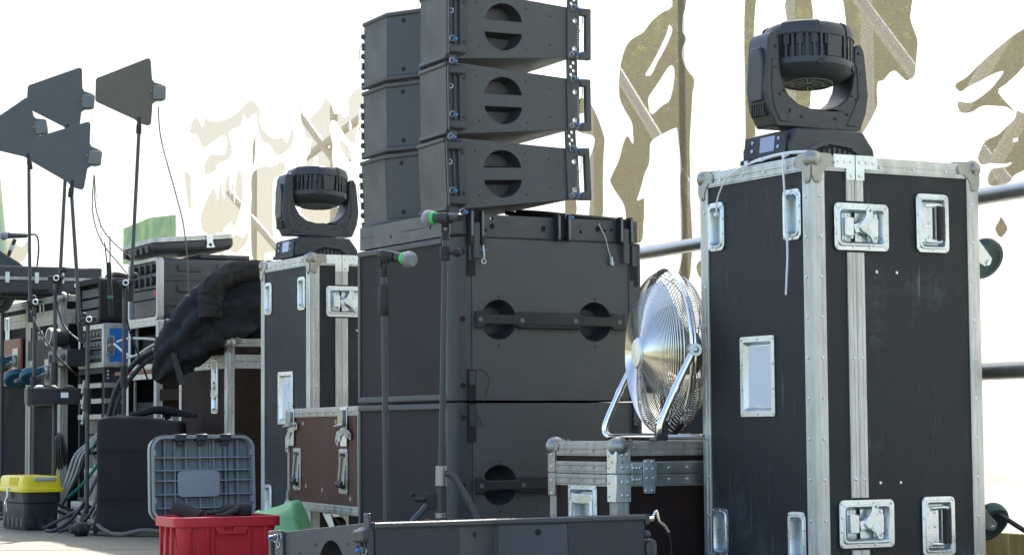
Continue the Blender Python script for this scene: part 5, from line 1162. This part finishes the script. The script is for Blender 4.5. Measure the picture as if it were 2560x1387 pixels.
sl2 = tag(MB().at(Matrix.Translation((RX,RY,0)) @ Matrix.Rotation(R(ROT),4,'Z')).box(.24,.50,.05,.38,1.300,1.322).build('flat_case', 'plast', None, .006), 'flat black slab lying beside the tilted lid on the moulded case', 'case')

# ------------------------------------------------------------ blue rack, black rack below it, soft bag rack above
BX, BY = -2.08, 11.20
br_ = open_rack('rack_case', 'rack case with a bright blue side panel and a big latch', (BX,BY), .50, .42, .790, 1.006, 'panel', 'alu', .028, True, None, 'blue')
d = MB().at(FF(.030,.105)); dish(d, .052, .105, .010, .006, z=.0045); o = d.build('latch', 'steel', br_); g = MB().at(FF(.030,.105)); g.lathe([(.013,0),(.013,.014),(.008,.017)],(0,0,0),(0,0,1),14); g.plate([(-.012,-.03),(.012,-.03),(.016,0),(.012,.03),(-.012,.03),(-.016,0)],[],.006,.010); g.build('butterfly_wing', 'steel_old', o, .001)
for z0, z1 in ((.018,.085),(.092,.135),(.142,.195)):
    u_ = MB().box(.018,.04,.03,.39,z0,z1).build('rack_unit', 'hf', br_, .002); k = MB()
    for i in range(6): k.lathe([(.012,0),(.011,.016),(.004,.018)],(.018,.07+i*.055,(z0+z1)/2),(-1,0,0),12)
    stuff(k.build('knobs', 'box_g', u_))
lk = open_rack('rack_case', 'tall black open rack with buckled grey straps under the blue rack', (BX+.004,BY+.004), .50, .43, .095, .780, 'paint_s', 'rubber', .03, True)
for z in (.44,.52,.60):
    s = MB(); s.box(-.012,-.006,.02,.41,z-.012,z+.012); s.box(-.006,.20,-.012,-.0065,z-.012,z+.012); so = s.build('strap', 'alu_old', lk)
    b = MB(); b.cyl((-.020,.30,z-.03),(-.020,.27,z+.03),.009,n=10); b.sphere((-.020,.30,z-.032),.012,8); b.build('turnbuckle', 'steel', so)
for z in (.06,.16,.26,.35): 
    MB().box(.02,.05,.045,.385,z,z+.085).build('rack_unit', 'plast', lk, .002)
ab = flight_case('flight_case', 'low grimy aluminium-edged case under the tall black rack', (BX-.01, BY-.06, 0), ROT, .50, .46, .0945, 'box_g', .024, 'alu_old', None, None, None, '', .03, None, False, base=.0)
low = flight_case('flight_case', 'small grey-panelled case standing before the black rack', (-1.985, 10.80, .085), ROT, .20, .36, .185, 'box_g', .030, 'alu_old', None, None, None, '', .03, None, False)
for x, y in ((.05,.06),(.05,.30)): caster(low, frame((x,y,0),(1,0,0),(0,-1,0)), .03, 30, 'rubber', False, .02)
ld_ = tag(MB().sphere((-2.03,10.78,.292),.01,8,(2,1,.5)).build('indicator_lamp','led'), 'tiny lit green indicator on the low grey case', 'indicator lamp')
bag = thing('rack_bag', 'soft black rack bag with an open front above the blue rack', 'equipment bag', (BX-.02, BY+.0, 1.0115), ROT)
W, D, H = .40, .42, .235
g = MB(); oo = rrect(D, H, .035, 4, -D/2, H/2); ii = rrect(D-.07, H-.05, .02, 4, -D/2, H/2-.005); g.at(FL(0,0,0)).plate(oo, [ii], -W, .0); g.build('fabric_shell', 'cloth_w', bag, .008)
MB().box(.05,.06,.02,D-.02,.015,H-.015).build('bag_back', 'dark', bag)
for z in (.03,.085,.14): MB().box(.02,.05,.045,D-.045,z,z+.045).build('rack_unit', 'hf', bag, .003)
g = MB(); g.tube([(.05,.05,H),(.10,.12,H+.018),(.2,.22,H+.020),(.28,.34,H+.008)], [.012,.018,.016,.01], 8, 4); g.build('flap', 'cloth', bag)
g = MB(); g.torus((.10,-.004,.10),(0,1,0),.016,.003,18,6); g.build('ring', 'chrome', bag)
# wireless transmitter with its aerials standing by the bag
wt = thing('wireless_transmitter', 'slim black radio transmitter with two thin aerials clipped by the bag', 'transmitter', (-2.00, 10.95, 1.03), (R(4), R(-2), 0))
MB().box(-.011,.011,-.012,.012,.0,.27).build('body', 'rubber', wt, .004)
for x, h_ in ((-.008,.10),(.006,.13)): MB().cyl((x,0,.25),(x*2,0,.27+h_),.0035,n=6).build('aerial', 'rubber', wt)
MB().box(-.012,.012,-.013,.013,.09,.105).build('green_band', 'cable_gr', wt)

# ------------------------------------------------------------ far-left cases with caster boards
CX, CY = -2.404, 11.70
c1 = flight_case('flight_case', 'grey-black flight case with a caster board and blue wheels on its face', (CX,CY,0), ROT, .40, .59, 1.075, 'panel_d', .04, 'alu_old', {'L': [(.36,.93,.07,.13)]}, None, None, '', .035, None, True, 'steel_old')
finger_pull(c1, FL(.36,.93), .10, .16, 'steel_old')
c1b = flight_case('flight_case', 'shallow black case with aluminium edges lying on the wheeled case', (CX,CY,1.08), ROT, .46, .59, .105, 'panel_d', .032, 'alu_old', {'L': [(.34,.05,.05,.05)]}, None, None, '--+', .03, None, True, 'steel_old', csize=.7)
finger_pull(c1b, FL(.34,.05), .09, .085, 'steel_old')
c2 = flight_case('flight_case', 'black flight case with an orange-brown caster board at the left picture edge', (CX-.605*math.sin(R(ROT)),CY+.605*math.cos(R(ROT)),0), ROT, .40, .60, 1.185, 'panel_d', .04, 'alu_old', {'L': [(.40,1.02,.05,.13)]}, None, 1.08, '', .035, None, True, 'steel_old')
d = MB().at(FL(.40,1.02)); dish(d, .08, .19, .014, .01, z=.004); d.build('latch', 'steel', c2)
def board_casters(t, y0, y1, z0, z1, m_, cs):
    MB().box(-.022,-.006,y0,y1,z0,z1).build('caster_board', m_, t, .003)
    for y, z, a in cs:
        MB().at(FL(y, z, -.022)).box(-.055,.055,-.07,.07,0,.005).build('caster_plate', 'steel_old', t, .002); caster(t, FL(y, z, -.026), .062, a, 'tyre', False, .036)
board_casters(c2, .08, .56, .72, .985, 'wood', [(.17,.86,215)])
board_casters(c1, .06, .54, .60, .96, 'wood_d', [(.15,.78,215),(.46,.78,220)])
# briefcase on top
bf = thing('briefcase', 'black hard instrument case with silver trim and two latches on the far-left cases', 'hard case', (-2.80, 11.86, 1.205), 26)
W, D, H = .60, .34, .155
b1 = MB(); b1.box(.0,W,.0,D,.0,H*.55); b1.build('lower_shell', 'plast', bf, .014); b1 = MB(); b1.box(.002,W-.002,.002,D-.002,H*.57,H); b1.build('upper_shell', 'plast', bf, .012)
for z in (H*.52,H*.58): MB().box(-.003,W+.003,-.003,D+.003,z,z+.006).build('trim_band', 'alu', bf)
for x in (.06,.22,.36):
    g = MB(); g.box(x,x+.022,-.014,.0,.03+H*.2,H*.78); g.build('latch', 'steel', bf, .003)
g = MB(); g.tube([(.20,-.004,.03),(.20,-.03,.028),(.28,-.03,.028),(.28,-.004,.03)], .009, 8, 3); g.build('handle', 'rubber', bf)
MB().box(.44,.475,-.005,.0,.045,.065).build('name_plate', 'paper', bf)
MB().box(.03,.40,.03,.30,-.015,.0).build('rubber_feet', 'rubber', bf)
# vocal microphone on a boom at the far left, and the edge of a stage monitor
microphone('silver headed microphone on a boom at the far left above the briefcase', (-2.72,12.30,1.558), (-2.845,12.20,1.551), 'rubber', 1.0)
bs = thing('boom_stand', 'short boom arm holding the far-left microphone', 'microphone stand', (-2.86,12.32,0), 0)
MB().tube([(0,0,.02),(0,0,1.30),(.02,.0,1.42),(.075,-.03,1.538)], .011, 10, 1).build('pole', 'paint_s', bs); MB().tube([(.14,-.02,1.558),(.19,.0,1.56),(.20,0,1.45),(.17,.0,1.25)], .005, 8, 4).build('cable', 'cable', bs)
MB().cyl((.05,-.02,1.478),(.062,-.025,1.508),.014,n=10).build('white_band', 'ztie', bs); MB().lathe([(.13,0),(.13,.012),(.02,.02)],(0,0,0),(0,0,1),24).build('round_base', 'paint_s', bs)
sm_ = thing('monitor_speaker', 'rounded dark speaker corner at the left picture edge above the briefcase', 'loudspeaker', (-3.05,12.1,1.19), 8)
g = MB(); pf = rrect(.44,.30,.06,5,0,.15); g.loops([[(x,-.15,z) for x,z in pf],[(x,.20,z) for x,z in pf]]); g.at(Matrix.Identity(4)); o = g.build('cabinet', 'plast', sm_, .01)
MB().box(-.17,.17,-.158,-.151,.04,.26).build('grille', 'grille', sm_, .004)
sm_.rotation_euler = (0, R(32), R(8)); sm_.location = (-3.02,12.15,1.22)

# ------------------------------------------------------------ antenna paddles and their stands
PAD = [(0,.055),(.0,.150),(.006,.160),(.235,.262),(.248,.262),(.254,.252),(.262,.165),(.272,.150),(.318,.138),(.324,.130),(.324,.072),(.318,.064),(.280,.058),(.266,.046),(.262,-.045),(.254,-.056),(.242,-.056),(.205,-.048),(.185,-.030),(.008,.046)]
def paddle(label, stand_label, loc, rot, pole_pts, tilt=0, sc=1.):
    t = thing('antenna_paddle', label, 'antenna', loc, (0, R(tilt), R(rot)), 'paddle antennas on stands')
    g = MB().at(frame((-.205*sc,0,.048*sc),(sc,0,0),(0,0,sc))); g.plate(PAD, [], -.004/sc, .004/sc); g.build('board', 'ant_b' if label.startswith('brown') else 'ant', t, .002)
    g = MB(); g.box(.062*sc,.122*sc,-.022,-.004,.115*sc,.180*sc); bo = g.build('amplifier_box', 'box_g', t, .004)
    MB().cyl((.058*sc,-.010,.155*sc),(.048*sc,-.010,.155*sc),.004,n=8).build('connector', 'brass', bo)
    for x in (.078,.095): MB().box(x*sc,(x+.008)*sc,-.0235,-.022,.098*sc,.106*sc).build('switch', 'ztie', bo)
    MB().lathe([(.010,-.05),(.013,-.045),(.013,-.012),(.009,.0),(.009,.03)], (0,0,0), (0,0,1), 14).build('mount', 'rubber', t)
    s = thing('microphone_stand', stand_label, 'microphone stand', (pole_pts[-1][0], pole_pts[-1][1], 0), 0, 'stands carrying the paddle antennas'); b = Vector(s.location)
    P = [Vector(p)-b for p in pole_pts]
    MB().cyl(P[0], P[1], .0085, n=10).build('boom_tube', 'paint_s', s)
    MB().cyl(P[1], P[1]+(P[1]-P[0]).normalized()*.09, .013, n=10).build('boom_end', 'rubber', s)
    MB().cyl(P[2]-Vector((0,0,.0)), (P[3].x,P[3].y,.06), .0095, n=10).build('pole', 'rail' if False else 'paint_s', s)
    z = P[2].z*.62; MB().cyl((P[3].x,P[3].y,z-.05),(P[3].x,P[3].y,z+.05),.0165,n=12).build('clutch', 'rubber', s)
    g = MB(); g.sphere(P[2]+Vector((0,-.02,-.005)), .020, 12, (1,.7,1)); g.cyl(P[2]+Vector((-.03,-.02,.0)), P[2]+Vector((.045,-.02,.004)), .009, n=10); g.sphere(P[1]+Vector((.02,-.01,.03)), .015, 10); g.build('swivel', 'rubber', s)
    g = MB(); g.torus(P[2]+Vector((.012,-.036,0)),(0,1,0),.012,.003,16,6); g.build('swivel_ring', 'steel', s)
    for a in (30,150,270):
        e = Vector((math.cos(R(a))*.26, math.sin(R(a))*.26, .012)); MB().cyl((0,0,.12), e, .008, n=8).build('leg', 'paint_s', s)
paddle('paddle antenna at the left edge, half hidden by the two beside it', 'antenna stand nearest the left picture edge', (-2.404,10.9,1.812), -6, [(-2.404,10.9,1.77),(-2.393,10.9,1.092),(-2.366,10.88,1.10),(-2.366,10.88,0)], -9)
paddle('uppermost of the three overlapping paddle antennas at left', 'antenna stand second from the left picture edge', (-2.153,10.6,1.915), 4, [(-2.153,10.6,1.87),(-2.183,10.6,1.208),(-2.202,10.58,1.195),(-2.202,10.58,0)], 4)
paddle('lowest of the three overlapping paddle antennas at left', 'antenna stand before the buckled straps, third from the left', (-2.049,10.2,1.596), 3, [(-2.049,10.2,1.55),(-2.007,10.2,.965),(-1.966,10.18,.975),(-1.966,10.18,0)], 7)
paddle('brownish paddle antenna standing apart to the right of the others', 'rightmost antenna stand, before the moulded rack case', (-1.754,10.3,1.905), 10, [(-1.754,10.3,1.86),(-1.787,10.3,1.155),(-1.815,10.28,1.150),(-1.815,10.28,0)], 1)
for i, (P, r_) in enumerate((([(-1.665,10.31,1.985),(-1.655,10.34,1.83),(-1.60,10.4,1.60),(-1.562,10.42,1.44),(-1.54,10.42,1.25),(-1.54,10.45,1.02)], .0035), ([(-1.945,10.21,1.65),(-1.945,10.25,1.50),(-1.905,10.30,1.38),(-1.80,10.45,1.27)], .003), ([(-1.948,10.21,1.65),(-1.960,10.25,1.48),(-1.925,10.32,1.34),(-1.83,10.5,1.19),(-1.86,10.7,1.1)], .003), ([(-2.035,10.6,2.0),(-2.030,10.65,1.7),(-2.02,10.8,1.4),(-2.05,10.95,1.2)], .0012))):
    tag(MB().tube(P, r_, 6, 8).build('antenna_cable', 'cable_g' if i < 3 else 'cable'), ['grey antenna cable falling from the brownish paddle', 'antenna cable swinging right from the lowest paddle to the rack lid', 'antenna cable hanging from the lowest paddle to the bag', 'hair-thin antenna cable below the uppermost paddle'][i], 'cable', 'antenna cables')

# ------------------------------------------------------------ small tray on a stand, covered box, yellow toolbox
ty = thing('accessory_tray', 'black tray with small round things clipped on a stand at left', 'tray', (-2.20,10.52,.60), 20)
g = MB(); g.at(FT(0,0,0)).plate(rrect(.25,.14,.02), [], -.01, 0); g.plate(rrect(.25,.14,.02), [rrect(.235,.125,.016)], 0, .065); g.build('tray_body', 'rubber', ty, .003)
for i, (x, m_) in enumerate(((-.06,'mesh'),(.0,'rubber'),(.08,'rubber'))): MB().sphere((x,0,.065),.024,12,(1.2,1,.7)).build('mic_capsule', m_, ty)
MB().box(.03,.065,-.0735,-.0705,.02,.045).build('sticker', 'ztie', ty)
cv = MB(); W, D, H = .37, .34, .515; nx_, ny_, nz_ = 10, 9, 14
base_ = bmesh.new(); bmesh.ops.create_cube(base_, size=1); bmesh.ops.subdivide_edges(base_, edges=base_.edges, cuts=9, use_grid_fill=True)
me = bpy.data.meshes.new('covered_box')
for v in base_.verts:
    x, y, z = v.co.x+.5, v.co.y+.5, v.co.z+.5; v.co = Vector((x*W, y*D, z*H))
    n3 = noise.noise(v.co*7)*.010 + noise.noise(Vector((v.co.x*18, v.co.y*18, v.co.z*3)))*.006
    cdir = (v.co - Vector((W/2,D/2,H/2))).normalized(); v.co += cdir*n3; v.co.z = max(0.002, v.co.z + (.012*math.sin(x*5) if z > .95 else 0)); 
    if z < .15: v.co.x += (x-.5)*.03; v.co.y += (y-.5)*.03
base_.to_mesh(me); base_.free()
for p in me.polygons: p.use_smooth = True
me.materials.append(M['cloth_w']); ob = bpy.data.objects.new('covered_box', me); COL.objects.link(ob); ob.location = (-1.845, 9.76, 0); ob.rotation_euler = (0,0,R(4))
bv = ob.modifiers.new('bevel','BEVEL'); bv.width = .02; bv.segments = 3; bv.limit_method = 'ANGLE'; bv.angle_limit = R(50); ss = ob.modifiers.new('sub','SUBSURF'); ss.levels = 1; ss.render_levels = 1
tag(ob, 'box under a black canvas cover standing on the stage behind the red toolbox', 'covered box')
for z, in ((.16,),(.37,)): MB().box(-.001,W+.002,-.010,-.006,z,z+.003).build('seam', 'cloth_w', ob)
stp = thing('carry_strap', 'crumpled black webbing strap lying on the canvas covered box', 'strap', (-1.66,9.90,.52), 0)
g = MB(); g.tube([(-.06,.0,.012),(.0,-.03,.022),(.06,-.02,.035),(.12,.0,.03),(.18,.01,.014),(.24,.0,.004)], [.010,.014,.016,.016,.014,.008], 8, 4); g.tube([(-.02,.05,.012),(.05,.03,.03),(.13,.04,.02),(.2,.03,.008)], [.010,.015,.016,.01], 8, 4); g.build('webbing', 'cloth', stp)
yb = thing('toolbox', 'yellow-lidded dark plastic toolbox with a metal latch on the stage at left', 'toolbox', (-2.283, 10.29, 0), ROT)
W, D, H = .185, .42, .178; cx, cy = W/2, D/2
def ring(w, d, z, r): return [(cx+x, cy+y, z) for x, y in rrect(w, d, r, 5)]
g = MB(); g.loops([ring(W-.035,D-.04,0,.02), ring(W-.028,D-.03,.01,.022), ring(W-.018,D-.02,.125,.022), ring(W-.004,D-.006,.128,.024), ring(W-.002,D-.004,H,.024)]); g.build('tub', 'navy', yb, .002)
for i in range(5): MB().box(.010,.018,.05+i*.075,.085+i*.075,.015,.055).build('rib', 'navy', yb, .002)
for i in range(3): MB().box(.03+i*.045,.055+i*.045,.008,.018,.015,.055).build('rib', 'navy', yb, .002)
g = MB(); g.loops([ring(W+.026,D+.026,H,.03), ring(W+.028,D+.028,H+.006,.03), ring(W+.024,D+.024,H+.018,.03), ring(W+.002,D+.002,H+.020,.028), ring(W-.004,D-.004,H+.062,.026), ring(W-.02,D-.02,H+.074,.022), ring(W-.06,D-.06,H+.076,.015)]); lo = g.build('lid', 'yellow', yb, .001)
for i in range(5): MB().box(-.004,.012,.10+i*.028,.116+i*.028,H+.03,H+.070).build('lid_rib', 'yellow', lo, .003)
M['handle_grey'] = mat('pale_grey_plastic', (.33,.38,.46), .45)
g = MB(); g.box(.05,.155,-.006,.012,H+.052,H+.068); g.build('lid_handle', 'handle_grey', yb, .004)
g = MB(); g.box(-.022,-.004,.19,.215,H-.03,H+.02); lt = g.build('latch', 'steel', yb, .002)
g = MB(); g.tube([(-.022,.19,H-.025),(-.035,.185,H-.05),(-.03,.19,H-.095),(-.022,.205,H-.10),(-.024,.21,H-.05),(-.022,.212,H-.03)], .004, 8, 4); g.build('latch_loop', 'chrome', lt)

# ------------------------------------------------------------ cables hanging in and lying before the racks
def cab(P, r_, m_, lab, grp, nm='cable'): return tag(MB().tube(P, r_, 8, 6).build(nm, m_), lab, 'cable', grp)
for i in range(4):
    o_ = i*.018; cab([(-1.99+o_*.5,10.82,.50),(-2.06+o_,10.78,.42),(-2.13+o_,10.74,.35),(-2.16+o_,10.70,.25),(-2.20+o_*.3,10.68,.10)], .006, 'cable_w' if i < 3 else 'cable', ['leftmost pale cable of the bundle hanging beside the black rack','second pale cable of the bundle hanging beside the black rack','third pale cable of the bundle hanging beside the black rack','black cable in the bundle hanging beside the black rack'][i], 'cables hanging beside the black rack')
cab([(-1.96,10.80,.50),(-1.98,10.76,.40),(-2.02,10.72,.30),(-2.08,10.68,.21),(-2.15,10.64,.14)], .0085, 'cable_gr', 'bright green cable curving down beside the black rack', 'cables hanging beside the black rack')
cab([(-2.00,10.79,.47),(-2.04,10.75,.40),(-2.05,10.73,.36),(-2.03,10.74,.33)], .004, 'cable_gr', 'short thin green cable looping in the cable bundle', 'cables hanging beside the black rack')
cab([(-2.17,10.69,.36),(-2.20,10.66,.27),(-2.24,10.64,.17),(-2.28,10.66,.08)], .005, 'yellow', 'thin yellow tagged cable behind the yellow toolbox', 'cables hanging beside the black rack')
cab([(-1.72,10.52,.84),(-1.80,10.52,.79),(-1.88,10.50,.68),(-1.92,10.48,.54),(-1.93,10.46,.42),(-1.92,10.4,.20),(-1.90,10.3,.02)], .013, 'cable', 'thick black cable arching down from the racks', 'thick black cables at the racks')
cab([(-1.70,10.52,.82),(-1.77,10.50,.77),(-1.85,10.48,.66),(-1.90,10.46,.50),(-1.90,10.4,.20),(-1.88,10.28,.02)], .011, 'cable', 'second thick black cable arching down inside the first', 'thick black cables at the racks')
rn = random.Random(5); FLC = []
FLC.append(([(-2.10,10.40,.012),(-2.03,10.25,.05),(-1.98,10.05,.055),(-1.94,9.92,.02),(-1.88,9.82,.012),(-1.80,9.72,.012),(-1.70,9.66,.010),(-1.58,9.62,.010),(-1.44,9.60,.010)], .010, 'cable_g', 'thick dusty cable running along the front of the covered box'))
FLC.append(([(-2.06,10.42,.01),(-1.99,10.12,.012),(-1.93,9.95,.014),(-1.89,9.86,.05),(-1.85,9.78,.055),(-1.80,9.70,.03),(-1.72,9.63,.010),(-1.6,9.60,.03),(-1.45,9.58,.010)], .0095, 'cable_g', 'dusty cable rising in a hump by the black plug'))
FLC.append(([(-1.93,10.38,.30),(-1.97,10.22,.16),(-2.02,10.1,.06),(-2.08,10.06,.014),(-2.14,10.12,.010)], .008, 'cable', 'black cable slanting from the racks to the toolbox'))
FLC.append(([(-1.90,10.36,.34),(-1.91,10.2,.2),(-1.92,10.02,.09),(-1.96,9.95,.04),(-2.05,9.98,.01)], .008, 'cable', 'black cable dropping beside the covered box'))
FLC.append(([(-1.87,10.3,.33),(-1.885,10.1,.15),(-1.90,9.95,.07),(-1.86,9.86,.06)], .007, 'cable_g', 'grey cable dropping along the edge of the covered box'))
FLC.append(([(-2.12,10.22,.01),(-2.02,10.16,.012),(-1.94,10.2,.012),(-1.87,10.1,.012)], .007, 'cable_g', 'dusty cable lying behind the black plug'))
FLC.append(([(-2.12,10.12,.01),(-2.04,10.05,.012),(-1.95,10.12,.02),(-1.88,10.0,.012)], .006, 'cable_g', 'thin dusty cable lying nearest the toolbox'))
FLC.append(([(-2.10,10.32,.012),(-1.99,10.34,.06),(-1.92,10.3,.07),(-1.85,10.3,.02)], .007, 'cable_g', 'dusty cable arched behind the others'))
for P, r_, m_, lab in FLC: cab(P, r_, m_, lab, 'cables on the stage floor')
pg = thing('cable_plug', 'round black rubber plug lying on the stage before the covered box', 'plug', (-1.905,9.72,.030), 20)
MB().lathe([(.014,-.05),(.020,-.03),(.031,-.02),(.032,.025),(.026,.03),(.01,.031)], (0,0,0), (.9,.3,.0), 18).build('shell', 'rubber', pg)
pg2 = thing('cable_plug', 'black cable plug lying further back among the floor cables', 'plug', (-1.96,10.02,.027), 0)
MB().lathe([(.012,-.07),(.02,-.03),(.026,-.02),(.027,.03),(.01,.031)], (0,0,0), (.95,.2,.1), 16).build('shell', 'rubber', pg2)
# more gear packed between the far-left stands
amp = thing('amplifier', 'flat black amplifier with two round knobs between the far-left case and the blue rack', 'amplifier', (-2.30, 11.36, .80), ROT)
MB().box(0,.20,.0,.34,0,.085).build('chassis', 'plast', amp, .004)
for y in (.08,.16): MB().lathe([(.020,0),(.018,.020),(.006,.022)],(.0,y,.045),(-1,0,0),14).build('knob', 'box_g', amp)
MB().box(-.004,.0,.22,.31,.02,.065).build('meter_window', 'dark', amp)
sp2 = thing('spotlight', 'small black spotlight with a silver rim beside the blue rack', 'stage light', (-2.27, 11.20, .93), 0)
MB().lathe([(.035,0),(.045,.02),(.045,.09),(.038,.10)],(0,0,0),(-.8,-.5,.1),20).build('housing', 'rubber', sp2); MB().lathe([(.047,.085),(.047,.10),(.036,.10),(.036,.085)],(0,0,0),(-.8,-.5,.1),20).build('rim', 'steel_old', sp2); MB().box(-.02,.02,-.015,.015,-.05,-.03).build('yoke', 'rubber', sp2)
MB().box(-.01,.01,-.01,.01,-.045,.0).build('post', 'rubber', sp2)
cs_ = thing('cable_coil', 'coil of black cable hung on the antenna stand at far left', 'cable', (-2.17, 10.56, .36), 0)
g = MB()
for k in range(5): g.torus((.01*k-.02, .004*k, .004*k), (1, .25, .05*k), .075+.004*(k % 3), .006, 28, 6)
g.build('loops', 'cable', cs_)
for i, P in enumerate(([(-2.21,10.57,1.14),(-2.16,10.55,.98),(-2.08,10.5,.90),(-2.0,10.45,.86)], [(-2.39,10.88,1.06),(-2.32,10.8,.95),(-2.22,10.75,.82),(-2.12,10.8,.72)], [(-1.82,10.27,1.13),(-1.80,10.3,.95),(-1.76,10.4,.80),(-1.74,10.5,.70)])):
    cab(P, .0045, 'cable', ['thin black cable strung from the second to the third antenna stand', 'thin black cable strung from the leftmost antenna stand to the racks', 'thin black cable dropping from the rightmost antenna stand'][i], 'thin cables strung between the antenna stands')
